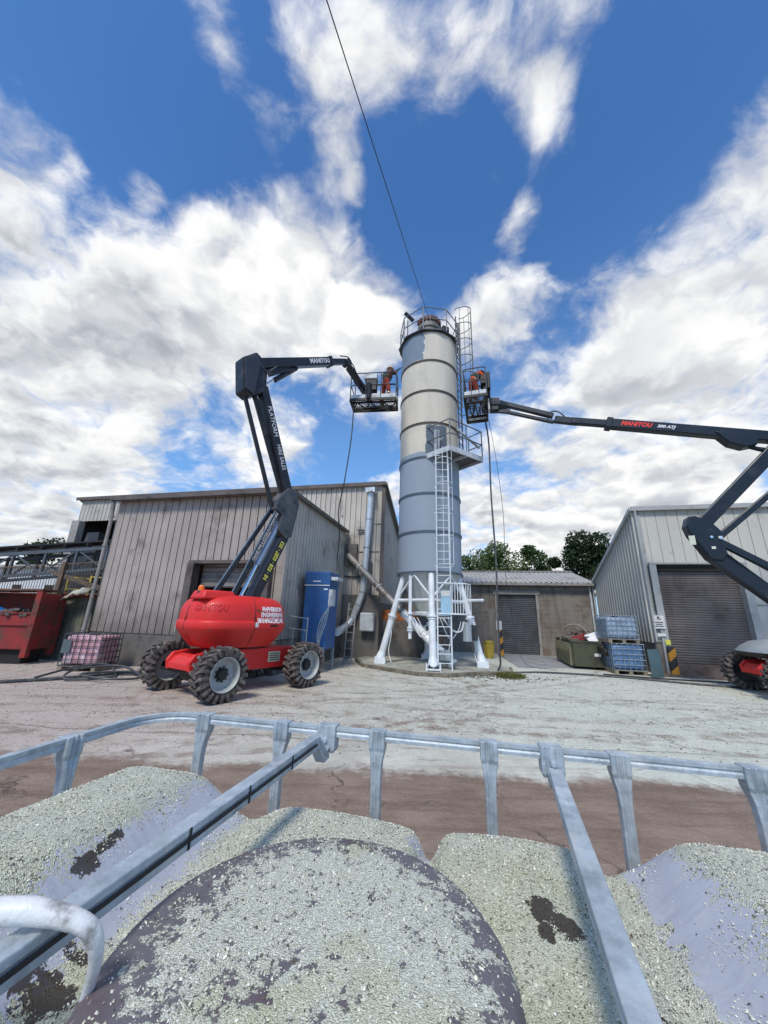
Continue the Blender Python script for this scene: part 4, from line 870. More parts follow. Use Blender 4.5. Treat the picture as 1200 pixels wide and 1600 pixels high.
# ================================================================== BOOM LIFTS
def skin(name, mt, parent, verts, edges, rad, sub=1, root=0):
    me = bpy.data.meshes.new(name); me.from_pydata([tuple(v) for v in verts], edges, [])
    o = bpy.data.objects.new(name, me); COL.objects.link(o); o.parent = parent
    sk_ = o.modifiers.new('skin', 'SKIN'); sk_.use_smooth_shade = True
    lay = me.skin_vertices[0] if me.skin_vertices else None
    if lay is None:
        me.attributes; lay = me.skin_vertices.new().data if hasattr(me.skin_vertices, 'new') else None
    dat = me.skin_vertices[0].data
    for i, r_ in enumerate(rad):
        dat[i].radius = (r_, r_) if not isinstance(r_, tuple) else r_
        dat[i].use_root = (i == root)
    s_ = o.modifiers.new('sub', 'SUBSURF'); s_.levels = sub; s_.render_levels = sub
    me.materials.append(mt)
    return o
def person(label, loc, rz, J, top_mat, leg_mat, vest=None, head_mat=None, group=None):
    """J: joints in local metres (x right, y forward, z up)"""
    t = thing('person', label, 'person', loc, rz, group)
    names = ['pelvis', 'waist', 'chest', 'neck', 'head', 'crown', 'shl', 'ell', 'wrl', 'shr', 'elr', 'wrr', 'hipl', 'knl', 'anl', 'tol', 'hipr', 'knr', 'anr', 'tor']
    vs = [J[n_] for n_ in names]; ix = {n_: i for i, n_ in enumerate(names)}
    ed = [('pelvis', 'waist'), ('waist', 'chest'), ('chest', 'neck'), ('neck', 'head'), ('head', 'crown'), ('chest', 'shl'), ('shl', 'ell'), ('ell', 'wrl'), ('chest', 'shr'), ('shr', 'elr'), ('elr', 'wrr'),
          ('pelvis', 'hipl'), ('hipl', 'knl'), ('knl', 'anl'), ('anl', 'tol'), ('pelvis', 'hipr'), ('hipr', 'knr'), ('knr', 'anr'), ('anr', 'tor')]
    rd = dict(pelvis=.13, waist=.12, chest=.15, neck=.055, head=.088, crown=.08, shl=.06, ell=.042, wrl=.028, shr=.06, elr=.042, wrr=.028, hipl=.078, knl=.055, anl=.04, tol=.035, hipr=.078, knr=.058, anr=.04, tor=.035)
    edges = [(ix[a], ix[b_]) for a, b_ in ed]; rads = [rd[n_] for n_ in names]; vs = list(vs)
    # hands: palm, four curled fingers and a thumb on each wrist
    for w_, e_ in (('wrl', 'ell'), ('wrr', 'elr')):
        dv = (V(J[w_])-V(J[e_])).normalized(); sv = dv.cross(V((0, 1, .3))).normalized(); cv = dv.cross(sv)
        pi = len(vs); vs.append(V(J[w_])+dv*.07); rads.append(.034); edges.append((ix[w_], pi))
        for q_, l_ in ((-.028, .05), (-.01, .058), (.01, .054), (.028, .042)):
            a_ = len(vs); vs += [V(J[w_])+dv*.105+sv*q_, V(J[w_])+dv*(.105+l_*.6)+sv*q_*1.1+cv*.02, V(J[w_])+dv*(.105+l_*.75)+sv*q_*1.1+cv*.045]
            rads += [.010, .009, .008]; edges += [(pi, a_), (a_, a_+1), (a_+1, a_+2)]
        a_ = len(vs); vs += [V(J[w_])+dv*.05+sv*.045, V(J[w_])+dv*.085+sv*.062+cv*.02]; rads += [.011, .009]; edges += [(pi, a_), (a_, a_+1)]
    skin('body', skin_m, t, vs, edges, rads, 2)
    def cl(name, mt, nm, es, k, add=0):
        vv_ = [J[n_] for n_ in nm]; ii = {n_: i for i, n_ in enumerate(nm)}
        return skin(name, mt, t, vv_, [(ii[a], ii[b_]) for a, b_ in es], [rd[n_]*k+add for n_ in nm], 2)
    cl('trousers', leg_mat, ['pelvis', 'waist', 'hipl', 'knl', 'anl', 'hipr', 'knr', 'anr'], [('pelvis', 'waist'), ('pelvis', 'hipl'), ('hipl', 'knl'), ('knl', 'anl'), ('pelvis', 'hipr'), ('hipr', 'knr'), ('knr', 'anr')], 1.08, .02)
    J['nk'] = V(J['chest']).lerp(V(J['neck']), .6); rd['nk'] = .07
    J['cfl'] = V(J['ell']).lerp(V(J['wrl']), .9); J['cfr'] = V(J['elr']).lerp(V(J['wrr']), .9); rd['cfl'] = rd['cfr'] = .03
    cl('jacket', top_mat, ['pelvis', 'waist', 'chest', 'nk', 'shl', 'ell', 'cfl', 'shr', 'elr', 'cfr'], [('pelvis', 'waist'), ('waist', 'chest'), ('chest', 'nk'), ('chest', 'shl'), ('shl', 'ell'), ('ell', 'cfl'), ('chest', 'shr'), ('shr', 'elr'), ('elr', 'cfr')], 1.12, .022)
    if vest: rd['ve'] = .10; J['ve'] = V(J['waist']).lerp(V(J['chest']), -.25); J['vt'] = V(J['chest']).lerp(V(J['neck']), .25); rd['vt'] = .11; cl('harness_vest', vest, ['ve', 'waist', 'chest', 'vt'], [('ve', 'waist'), ('waist', 'chest'), ('chest', 'vt')], 1.25, .035)
    mb = MB()
    for a_, b_, k_, rr2 in (('waist', 'chest', .15, .165), ('waist', 'chest', .75, .185), ('knl', 'anl', .45, .074), ('knr', 'anr', .45, .074)):
        p_ = V(J[a_]).lerp(V(J[b_]), k_); q_ = (V(J[b_])-V(J[a_])).normalized(); mb.tube([p_-q_*.02, p_+q_*.02], rr2, 14)
    mb.build('reflective_strip', mat('reflective tape', (.62, .62, .45), .4), t, smooth=True)
    hd_, cr = V(J['head']), V(J['crown']); up_ = (cr-hd_).normalized()
    mb = MB()
    for k in range(7):
        a0_ = k/6*math.pi/2
    M = frame(hd_+up_*.05, up_.orthogonal(), up_.cross(up_.orthogonal())) 
    rot = up_.to_track_quat('Z', 'Y').to_matrix()
    mb.lathe([(.145, -.005), (.128, .01), (.122, .05), (.10, .10), (.055, .135), (0, .145)], n=18, M=rot, c=hd_+up_*.045)
    mb.build('hard_hat', head_mat or helm_m, t, smooth=True)
    fd = V(J.get('face', (0, 1, 0))); mb = MB(); fwd = (fd-up_*fd.dot(up_)).normalized()
    mb.bar(hd_+fwd*.085+up_*.02, hd_+fwd*.115-up_*.01, .022, .04); mb.build('nose', skin_m, t)
    mb = MB(); sdv = fwd.cross(up_)
    for s_ in (-1, 1): mb.box(hd_+fwd*.088+sdv*.034*s_+up_*.03, (.022, .012, .012))
    mb.build('eyes', dk_l, t)
    for sd_ in ('l', 'r'):
        a_, b_ = V(J['an'+sd_]), V(J['to'+sd_]); mb = MB(); mb.tube([a_+UP*.10, a_+UP*.02, a_.lerp(b_, .5)-UP*.0, b_], [.062, .066, .058, .045], 12); mb.build('boot', boot_m, t, smooth=True)
    return t

TY = None
def wheel_meshes(rimmat):
    """axis = local X, outer face to +X"""
    Rw, w = .485, .40
    mb = MB()
    pr = [(.30, -.17), (.33, -.185), (.40, -.20), (.445, -.185), (.455, -.15), (.457, 0), (.455, .15), (.445, .185), (.40, .20), (.33, .185), (.30, .17), (.29, 0)]
    mb.lathe(pr, axis='X', n=48, closed=True)
    tyre = mb
    lg = MB(); n = 21
    for k in range(n):
        for sd_ in (-1, 1):
            a0_ = 2*math.pi*(k+(.5 if sd_ > 0 else 0))/n
            def pt(x_, da, r_): an = a0_+da; return V((x_*sd_, r_*math.cos(an), r_*math.sin(an)))
            # chevron bar: shoulder block bending into the tread centre
            segs = [(.205, .0, .40, .075), (.20, .015, .49, .075), (.13, .04, .497, .068), (.02, .15, .497, .05), (-.015, .18, .49, .04)]
            vs = []
            for x_, da, r_, hw in segs: vs += [pt(x_, da-hw, r_-.06), pt(x_, da+hw, r_-.06), pt(x_, da+hw*.82, r_), pt(x_, da-hw*.82, r_)]
            fs = []
            for i in range(len(segs)-1):
                for j in range(4): fs.append((i*4+j, i*4+(j+1) % 4, (i+1)*4+(j+1) % 4, (i+1)*4+j))
            fs += [(0, 1, 2, 3), tuple(len(vs)-4+q for q in (3, 2, 1, 0))]
            lg.add(vs, fs)
    rm = MB(); rm.lathe([(.30, .165), (.315, .185), (.305, .19), (.285, .16), (.275, .10), (.262, .05), (.10, .035), (.10, .03), (.27, -.02), (.285, -.15), (.305, -.18), (.295, -.10), (.30, .0)], axis='X', n=40, closed=True)
    hb = MB(); hb.lathe([(.105, .03), (.105, .10), (.085, .125), (.0, .13)], axis='X', n=20)
    for k in range(9):
        an = 2*math.pi*k/9; hb.tube([(.045, .125*math.cos(an), .125*math.sin(an)), (.085, .125*math.cos(an), .125*math.sin(an))], .016, 6)
    return [(tyre, 'wheel', rubber, True), (lg, 'tread_lugs', lug_m, False), (rm, 'rim', rimmat, True), (hb, 'hub', black_m, True)]
WM = {}
def add_wheel(parent, loc, rz, flip, rimmat, spin=0.):
    key = rimmat.name
    if key not in WM:
        objs = []
        for mb_, nm, mt_, sm_ in wheel_meshes(rimmat):
            o = mb_.build(nm, mt_, None, smooth=sm_); objs.append((nm, o.data)); bpy.data.objects.remove(o)
        WM[key] = objs
    root = None
    for nm, me in WM[key]:
        o = bpy.data.objects.new(nm, me); COL.objects.link(o)
        if root is None:
            root = o; o.parent = parent; o.location = loc; o.rotation_mode = 'QUATERNION'
            o.rotation_quaternion = (Matrix.Rotation(rz+(math.pi if flip else 0), 3, 'Z') @ Matrix.Rotation(spin, 3, 'X')).to_quaternion()
        else: o.parent = root
    return root

emb_m = mat('embossed red', (.50, .016, .015), .4)
def hull_r(phi, a_, b_, n_=2.9): return (abs(math.cos(phi)/a_)**n_+abs(math.sin(phi)/b_)**n_)**(-1/n_)
HP = [(.88, .55), (.90, .72), (1.04, .84), (1.20, .95), (1.27, .988), (1.30, 1.0), (1.40, 1.0), (1.43, .985), (1.445, .965), (1.58, .965), (1.72, .95), (1.84, .915), (1.93, .86), (1.99, .79), (2.04, .68), (2.07, .52), (2.08, .3)]
HP = [(z_ if z_ < 1.44 else 1.44+(z_-1.44)*.85, k_) for z_, k_ in HP]
def hull_scale(z):
    for (z0, k0), (z1, k1) in zip(HP, HP[1:]):
        if z0 <= z <= z1: return k0+(k1-k0)*(z-z0)/(z1-z0)
    return .9
def wrap_text(body, size, mt, parent, phi0, z0, a_, b_, sgn=1, off=.012, name='lettering', sx=1., bold=0., ext=.0015, shear=0.):
    cu = bpy.data.curves.new('t', 'FONT'); cu.body = body; cu.size = size; cu.align_x = 'CENTER'; cu.align_y = 'CENTER'; cu.extrude = ext; cu.offset = bold; cu.resolution_u = 2; cu.shear = shear
    ob = bpy.data.objects.new('t', cu); COL.objects.link(ob); dg = bpy.context.evaluated_depsgraph_get(); me = bpy.data.meshes.new_from_object(ob.evaluated_get(dg)); bpy.data.objects.remove(ob)
    r_ = hull_r(phi0, a_, b_)
    for v in me.vertices:
        z = z0+v.co.y; phi = phi0+v.co.x*sx/r_*1.0; k = hull_scale(z); rr_ = hull_r(phi, a_, b_)*k+off+v.co.z
        v.co = (rr_*math.cos(phi), rr_*math.sin(phi), z)
    me.materials.clear(); me.materials.append(mt); o = bpy.data.objects.new(name, me); COL.objects.link(o); o.parent = parent; return o

def basket(t, cpos, lx, ly, heading, floor_z, console_side=1):
    """cage of tube rails on a mesh floor; world coordinates baked into thing t"""
    hx = V((math.cos(heading), math.sin(heading), 0)); hy = V((-hx.y, hx.x, 0)); c0 = V((cpos[0], cpos[1], floor_z))
    P_ = lambda x_, y_, z_=0.: c0+hx*x_+hy*y_+UP*z_
    cor = [(-lx/2, -ly/2), (lx/2, -ly/2), (lx/2, ly/2), (-lx/2, ly/2)]
    mb = MB()
    for i in range(4):
        a_, b_ = cor[i], cor[(i+1) % 4]; mb.bar(P_(*a_, -.05), P_(*b_, -.05), .06, .10)
    for k in range(int(lx/.07)): x_ = -lx/2+.04+k*.07; mb.bar(P_(x_, -ly/2, -.01), P_(x_, ly/2, -.01), .012, .025)
    for k in range(int(ly/.09)): y_ = -ly/2+.04+k*.09; mb.bar(P_(-lx/2, y_, -.012), P_(lx/2, y_, -.012), .012, .02)
    for y_ in (-ly*.28, ly*.28): mb.bar(P_(-lx/2, y_, -.07), P_(lx/2, y_, -.07), .06, .07)
    n_ = 7
    for k in range(n_): x0_, x1_ = -lx/2+lx*k/n_, -lx/2+lx*(k+1)/n_; mb.bar(P_(x0_, -ly*.28*(1 if k % 2 else -1), -.07), P_(x1_, ly*.28*(1 if k % 2 else -1), -.07), .035, .04)
    bk = mb.build('basket_floor', black_m, t, world=True)
    mb = MB()
    for i in range(4):
        a_, b_ = cor[i], cor[(i+1) % 4]; mb.bar(P_(*a_, .08), P_(*b_, .08), .02, .16)
    mb.build('toe_board', pale_paint, bk, world=True)
    mb = MB()
    for x_, y_ in cor: mb.tube([P_(x_, y_), P_(x_, y_, 1.1)], .020, 8)
    for x_ in (-lx/6, lx/6):
        for y_ in (-ly/2, ly/2): mb.tube([P_(x_, y_), P_(x_, y_, 1.1)], .018, 8)
    for z_ in (.58, 1.1):
        pts_ = []
        for i in range(4):
            a_, b_ = V(cor[i]), V(cor[(i+1) % 4]); dd_ = (b_-a_).normalized()*.09
            pts_ += [a_+dd_*.0+dd_, b_-dd_]
        mb.tube([P_(p[0], p[1], z_) for p in pts_]+[P_(pts_[0][0], pts_[0][1], z_)], .020, 8)
    mb.build('guard_rail', steel_dark, t, world=True, smooth=True)
    return P_

def boom_lift(tag_, c, ch, bd, wb, tk, hullmat, hullmat_d, bm_, rimmat, label, white_hood=False):
    t = thing('boom_lift', label, 'boom lift', (c[0], c[1], 0)); c = V((c[0], c[1], 0))
    L_ = V((math.cos(ch), math.sin(ch), 0)); S_ = V((L_.y, -L_.x, 0)); bd = V((bd[0], bd[1], 0)).normalized(); bs = V((bd.y, -bd.x, 0))
    Q = lambda l, s, z: c+L_*l+S_*s+UP*z
    mb = MB()
    # chassis: tapered box with raised middle
    mb.prism([(-wb*.36, .42), (wb*.40, .42), (wb*.50, .60), (wb*.50, .86), (-wb*.30, .86), (-wb*.40, .70)], c, tuple(L_), (0, 0, 1), tuple(S_*(tk*.52)))
    mb.build('chassis', hullmat, t, world=True, bevel=.03)
    mb = MB()
    for s_ in (-1, 1):     # arched brackets over the front axle
        pts_ = [(-wb/2-.30, .48), (-wb/2-.33, .66), (-wb/2-.22, .80), (-wb/2+.05, .84), (-wb/2+.33, .84), (-wb/2+.33, .62), (-wb/2+.10, .60), (-wb/2-.05, .52)]
        mb.prism(pts_, c+S_*s_*.40, tuple(L_), (0, 0, 1), tuple(S_*.10))
    mb.prism([(-wb/2-.31, .50), (-wb/2-.31, .62), (-wb/2-.20, .74), (-wb/2-.05, .78), (-wb/2-.05, .72), (-wb/2-.18, .66), (-wb/2-.25, .50)], c, tuple(L_), (0, 0, 1), tuple(S_*.72))
    mb.build('axle_bracket', hullmat, t, world=True, bevel=.02)
    mb = MB()
    for l_ in (-wb/2, wb/2):
        mb.tube([Q(l_, -tk/2+.1, .46), Q(l_, -.25, .44)], .085, 12); mb.tube([Q(l_, tk/2-.1, .46), Q(l_, .25, .44)], .085, 12); mb.tube([Q(l_, -.3, .43), Q(l_, -.12, .43), Q(l_, .12, .43), Q(l_, .3, .43)], [.10, .17, .17, .10], 12)
        mb.tube([Q(l_-.22, -tk/2+.25, .46), Q(l_-.22, tk/2-.25, .46)], .03, 8)
    mb.build('axle', black_m, t, world=True, smooth=True)
    for l_, s_ in ((-1, -1), (-1, 1), (1, -1), (1, 1)):
        p = Q(l_*wb/2, s_*tk/2, .487)-c; an = math.atan2(S_.y, S_.x)
        add_wheel(t, tuple(p), an, s_ < 0, rimmat, random.uniform(0, 1))
    mb = MB(); mb.lathe([(.52, .86), (.52, .93), (.45, .93), (.45, .99)], c, n=28); mb.build('slewing_ring', black_m, t, world=True)
    return t, c, L_, S_, bd, bs, Q

# ------------------------------------------------------------------ LEFT LIFT
t1l, c, L_, S_, bd, bs, Q = boom_lift('a', (-3.2, 8.9), R(56), (.614, .789), 2.2, 1.95, red_m, red_d, boom_m, rim_m, 'red boom lift left of the silo with its charcoal boom raised over the shed')
th = math.atan2(bd.y, bd.x)
HA, HB, HO = 1.14, .84, -.26
hc = c+bd*HO
def hull_mesh(mb, a_, b_, prof, n=64):
    vs = []
    for z, k in prof:
        for i in range(n):
            phi = 2*math.pi*i/n; r_ = hull_r(phi, a_, b_)*k; vs.append(hc+bd*(r_*math.cos(phi))+V((-bd.y, bd.x, 0))*(r_*math.sin(phi))+UP*z)
    fs = [(i*n+j, i*n+(j+1) % n, (i+1)*n+(j+1) % n, (i+1)*n+j) for i in range(len(prof)-1) for j in range(n)]
    fs += [tuple(range(n)), tuple((len(prof)-1)*n+j for j in range(n))]
    mb.add(vs, fs)
mb = MB(); hull_mesh(mb, HA, HB, HP); hull = mb.build('turret_cover', red_m, t1l, world=True, smooth=True)
# helper empty-less wrap: texts are built in the turret frame, then moved into the thing's frame
TM = Matrix.Translation(hc-c) @ Matrix.Rotation(th, 4, 'Z')
def wt(*a_, **k_):
    o = wrap_text(*a_, **k_); o.data.transform(TM); return o
phi_of = lambda px_dir: None
# the camera sees the side at local phi about -90 degrees (s = +bs) ; ends at phi 0 (front, right in view) and 180
wt('MANITOU', .19, emb_m, hull, R(-147), 1.69, HA, HB, sx=.80, bold=.004, ext=.006, off=.004, name='embossed_lettering')
for i, (tx_, zz_, sz_, dph) in enumerate((('McPHERSON', .135, .135, 0), ('ENGINEERING', .125, .13, 0), ('MANAGEMENT', .13, .14, -3))):
    wt(tx_, sz_*1.0, pink_l, hull, R(-60+dph), 1.70-i*.122, HA, HB, bold=.006, sx=.80)
mb = MB()
def hp(phi, z, off=.0): r_ = hull_r(phi, HA, HB)*hull_scale(z)+off; return hc+bd*(r_*math.cos(phi))+V((-bd.y, bd.x, 0))*(r_*math.sin(phi))+UP*z
for phd in (-90, 60, -178):
    zz_ = [.95, 1.1, 1.3, 1.42, 1.55, 1.7, 1.82, 1.90]
    for a_, b_ in zip(zz_, zz_[1:]): mb.bar(hp(R(phd), a_, .0), hp(R(phd), b_, .0), .014, .014, up=tuple(bs))
mb.build('panel_seam', black_m, hull, world=True)
mb = MB(); mb.tube([hp(R(-52-k*2), 1.35, .0) for k in range(7)], .022, 6); mb.build('handle_recess', black_m, hull, world=True)
mb = MB(); mb.box(hp(R(-87), 1.37, .004), (.07, .02, .10), th+R(0)); mb.build('sticker', sign_w, hull, world=True)
mb = MB()
for k in range(4): mb.box(hp(R(-86+k*2.4), 1.68-.012*k, .006), (.05, .012, .035), th)
mb.build('logo_mark', orange_m, hull, world=True)
# raised hood and beacon
mb = MB(); pz = [(-.46, -.30), (.30, -.30), (.46, .02), (.28, .30), (-.46, .30)]
hcn = hc-bd*.62+bs*.22
mb.add([hcn+bd*x_*1.0+bs*y_+UP*1.86 for x_, y_ in pz]+[hcn+bd*x_*.86+bs*y_*.8+UP*2.05 for x_, y_ in pz], [(4,3,2,1,0), (5,6,7,8,9)]+[(i, (i+1) % 5, 5+(i+1) % 5, 5+i) for i in range(5)])
mb.build('engine_hood', red_m, t1l, world=True, bevel=.05, smooth=True)
mb = MB(); bp = hc-bd*.98+bs*.22+UP*1.89; mb.tube([bp-UP*.12, bp+UP*.10], .03, 8); mb.tube([bp+UP*.10, bp+UP*.14], .07, 14); be = mb.build('beacon_base', steel_dark, t1l, world=True)
mb = MB(); mb.lathe([(.062, .0), (.062, .08), (.04, .115), (0, .12)], bp+UP*.14, n=16); mb.build('beacon_lens', amber, be, world=True, smooth=True)
mb = MB(); mb.box(c+L_*.55+S_*.52+UP*.66, (.34, .012, .22), math.atan2(L_.y, L_.x)); dc_ = mb.build('load_plate', mat('cream plate', (.55, .52, .36), .5), t1l, world=True)
mb = MB()
for k in range(4): mb.box(c+L_*.55+S_*.53+UP*(.73-k*.045), (.26, .008, .014), math.atan2(L_.y, L_.x))
mb.build('lettering', dk_l, dc_, world=True)
# arms
T = lambda t_, z_, s_=0.: c+bd*t_+bs*s_+UP*z_
def arm(name, a_, b_, w_, h_, mt_, parent, bev=.02, **k): 
    mb = MB(); mb.bar(a_, b_, w_, h_, **k); return mb.build(name, mt_, parent, world=True, bevel=bev)
arm('lower_boom', T(.02, 1.72, -.02), T(.86, 3.72, -.02), .30, .24, boom_m, t1l)
arm('lower_link', T(-.42, 2.0, .10), T(.60, 4.50, .10), .09, .12, boom_m, t1l)
arm('lower_link', T(-.77, 2.0, -.10), T(.44, 4.30, -.10), .10, .10, boom_m, t1l)
arm('link_strip', T(-.50, 2.03, .13), T(.52, 4.50, .13), .02, .02, galv, t1l, 0)
arm('link_strip', T(-.84, 2.03, -.06), T(.36, 4.32, -.06), .02, .02, galv, t1l, 0)
mb = MB(); mb.tube([T(-.22, 1.95, .05), T(.10, 2.75, .05)], .045, 10); mb.build('cylinder_rod', chrome, t1l, world=True, smooth=True)
mb = MB(); mb.tube([T(.10, 2.75, .05), T(.62, 3.95, .05)], .075, 12); mb.build('hydraulic_cylinder', mat('pale blue steel', (.28, .35, .45), .4, metal=.3), t1l, world=True, smooth=True)
# cast elbow
mb = MB(); mb.prism([(.50, 3.72), (.78, 3.52), (.98, 3.62), (1.05, 4.05), (1.13, 4.55), (.98, 4.92), (.70, 4.95), (.40, 4.52), (.36, 4.25), (.60, 4.15)], c, tuple(bd), (0, 0, 1), tuple(bs*.36))
mb.build('elbow_joint', mat('grey casting', (.075, .08, .085), .45, metal=.3, dirt=.3, dirtcol=(.14, .13, .12), dscale=3), t1l, world=True, bevel=.03)
mb = MB()
for (a_, b_) in ((.98, 4.62), (.62, 4.30), (.82, 3.75), (.44, 4.38)): mb.tube([T(a_, b_, -.21), T(a_, b_, .21)], .05, 12)
mb.build('pivot_pin', steel_dark, t1l, world=True, smooth=True)
arm('upper_arm', T(.88, 4.50, .02), T(-.42, 7.55, .02), .28, .28, boom_m, t1l, w2=.24, h2=.24)
arm('upper_link', T(.64, 4.75, .0), T(-.66, 7.35, .0), .12, .10, boom_m, t1l)
arm('upper_link', T(.36, 4.35, .0), T(-.92, 7.20, .0), .10, .09, boom_m, t1l)
# knuckle
mb = MB(); mb.prism([(-1.17, 7.95), (-1.02, 7.05), (-.80, 6.98), (-.36, 7.38), (-.40, 7.9), (-.62, 8.28), (-.80, 8.36)], c, tuple(bd), (0, 0, 1), tuple(bs*.38)); mb.build('knuckle', boom_m, t1l, world=True, bevel=.04)
mb = MB(); mb.prism([(-1.12, 7.92), (-.98, 7.12), (-.72, 7.06), (-.66, 8.10), (-.82, 8.26)], c+bs*.21, tuple(bd), (0, 0, 1), tuple(bs*.05)); mb.build('cover_plate', mat('worn boom plate', (.04, .042, .05), .35), t1l, world=True, bevel=.02)
mb_a, mb_b = T(-.74, 8.08, .0), T(1.95, 9.93, .0)
arm('main_boom', mb_a, mb_b, .26, .27, boom_m, t1l)
arm('boom_extension', mb_b, T(2.66, 10.40, 0), .19, .19, boom_m, t1l)
arm('boom_collar', mb_b-(mb_b-mb_a).normalized()*.12, mb_b+(mb_b-mb_a).normalized()*.02, .31, .32, boom_m, t1l)
mb = MB(); mb.tube([T(-.42, 7.55, .0), T(.0, 8.10, .0)], .035, 10); mb.build('cylinder_rod', chrome, t1l, world=True, smooth=True)
mb = MB(); mb.tube([T(-.05, 8.0, .0), T(.62, 8.83, .0)], .075, 12); mb.tube([T(-.3, 7.95, .08), T(.45, 8.66, .08)], .03, 8); mb.build('hydraulic_cylinder', boom_m, t1l, world=True, smooth=True)
mb = MB(); mb.prism([(-.5, 8.0), (-.1, 8.15), (.5, 8.78), (.2, 8.72)], c, tuple(bd), (0, 0, 1), tuple(bs*.16)); mb.build('boom_bracket', boom_m, t1l, world=True)
je = T(4.10, 9.62, 0); js = T(2.74, 10.40, 0)
arm('jib', js+UP*.03, je+UP*.12, .15, .15, boom_m, t1l)
arm('jib_link', js-UP*.22+bd*.0, je-UP*.16, .07, .07, boom_m, t1l)
mb = MB(); mb.tube(spline([js+bd*-.35+UP*.08, js+UP*.27, js+bd*.18+UP*.22, js+bd*.25-UP*.02], 6), .022, 8); mb.tube(spline([js-bd*.2-UP*.05+bs*.12, js+bd*.15+bs*.14, js+bd*.5-UP*.25+bs*.1, je+bs*.1], 6), .02, 8)
mb.tube(spline([mb_a+bs*.15+UP*.1, mb_a+bd*.3+bs*.2-UP*.12, mb_a+bd*.6+bs*.16+UP*.25], 6), .022, 8); mb.build('hydraulic_hose', hose_m, t1l, world=True, smooth=True)
mb = MB(); mb.tube([js-bs*.14, js+bs*.14], .13, 14); mb.build('jib_pivot', boom_m, t1l, world=True, smooth=True)
FZ = 9.44
BP = basket(t1l, (-.50, 12.12), 1.72, .78, R(-7), FZ)
mb = MB(); mb.bar(je, BP(-.15, -.40, .12), .22, .32); mb.bar(BP(-.15, -.42, -.05), BP(-.15, -.42, .62), .16, .14, up=tuple(bs)); mb.build('basket_mount', boom_m, t1l, world=True, bevel=.02)
mb = MB(); mb.box(BP(-.12, -.25, .95), (.50, .34, .22), R(-7)); mb.build('control_console', pale_paint, t1l, world=True, bevel=.02)
mb = MB(); mb.box(BP(-.08, -.26, .60), (.40, .26, .48), R(-7)); mb.build('console_base', black_m, t1l, world=True, bevel=.02)
# lettering on the arms
dm = (mb_b-mb_a).normalized(); cen = mb_a.lerp(mb_b, .80)+bs*.135
nrm = bs
text('MANITOU', .20, white_l, t1l, frame(cen, dm, UP), bold=.006, sx=1.05)
ua0, ua1 = T(.88, 4.50, 0), T(-.42, 7.55, 0); du = (ua0-ua1).normalized()
text('PLATFORM', .19, white_l, t1l, frame(ua1.lerp(ua0, .30)+bs*.155, du, du.cross(bs)*-1), sx=.9)
text('HIRE SALES', .17, white_l, t1l, frame(ua1.lerp(ua0, .60)+bs*.165, du, du.cross(bs)*-1), sx=.85)
la0, la1 = T(.02, 1.72, 0), T(.86, 3.72, 0); dl = (la1-la0).normalized()
text('NI · 028 · 0287 · 353', .15, yel_l, t1l, frame(la0.lerp(la1, .60)+bs*.15, dl, bs.cross(dl)), bold=.004, sx=.88)
lb0, lb1 = T(-.42, 2.0, 0), T(.60, 4.50, 0); db_ = (lb1-lb0).normalized()
text('CRANE HIRE & ACCESS PLATFORM HIRE', .10, white_l, t1l, frame(lb0.lerp(lb1, .60)+bs*.155, db_, bs.cross(db_)), sx=.80)
for o in [x_ for x_ in t1l.children if x_.name.startswith('lettering')]: pass

# operator left, leaning on the rail and aiming a lance at the silo
PL = dict(pelvis=(0, 0, .88), waist=(.03, 0, 1.05), chest=(.10, .02, 1.27), neck=(.17, .03, 1.44), head=(.21, .04, 1.56), crown=(.22, .04, 1.64),
  shl=(.05, .19, 1.38), ell=(.28, .20, 1.42), wrl=(.50, .12, 1.66), shr=(.15, -.17, 1.38), elr=(.36, -.12, 1.36), wrr=(.48, .02, 1.58),
  hipl=(0, .11, .82), knl=(.03, .20, .46), anl=(-.04, .25, .09), tol=(.12, .27, .05), hipr=(0, -.11, .82), knr=(.02, -.20, .46), anr=(-.02, -.25, .09), tor=(.14, -.27, .05), face=(1, 0, .3))
pl1 = BP(.42, -.05, .01)
person('worker in rust red overalls aiming a lance at the silo from the left basket', tuple(pl1), R(32), PL, mat('dark rust workwear', (.10, .028, .014), .8, var=.3, scale=8), workred, vest_m)
mb = MB(); f_ = lambda x_, y_, z_: pl1+Matrix.Rotation(R(32), 3, 'Z') @ V((x_, y_, z_))
mb.tube([f_(.40, .04, 1.56), f_(.56, .06, 1.72), f_(.78, .06, 1.96)], [.03, .03, .016], 8); mb.tube([f_(.50, .05, 1.66), f_(.52, .05, 1.52)], .022, 8); o = mb.build('spray_lance', black_m, smooth=True); tag(o, 'black spray lance held up by the worker in the left basket', 'lance')

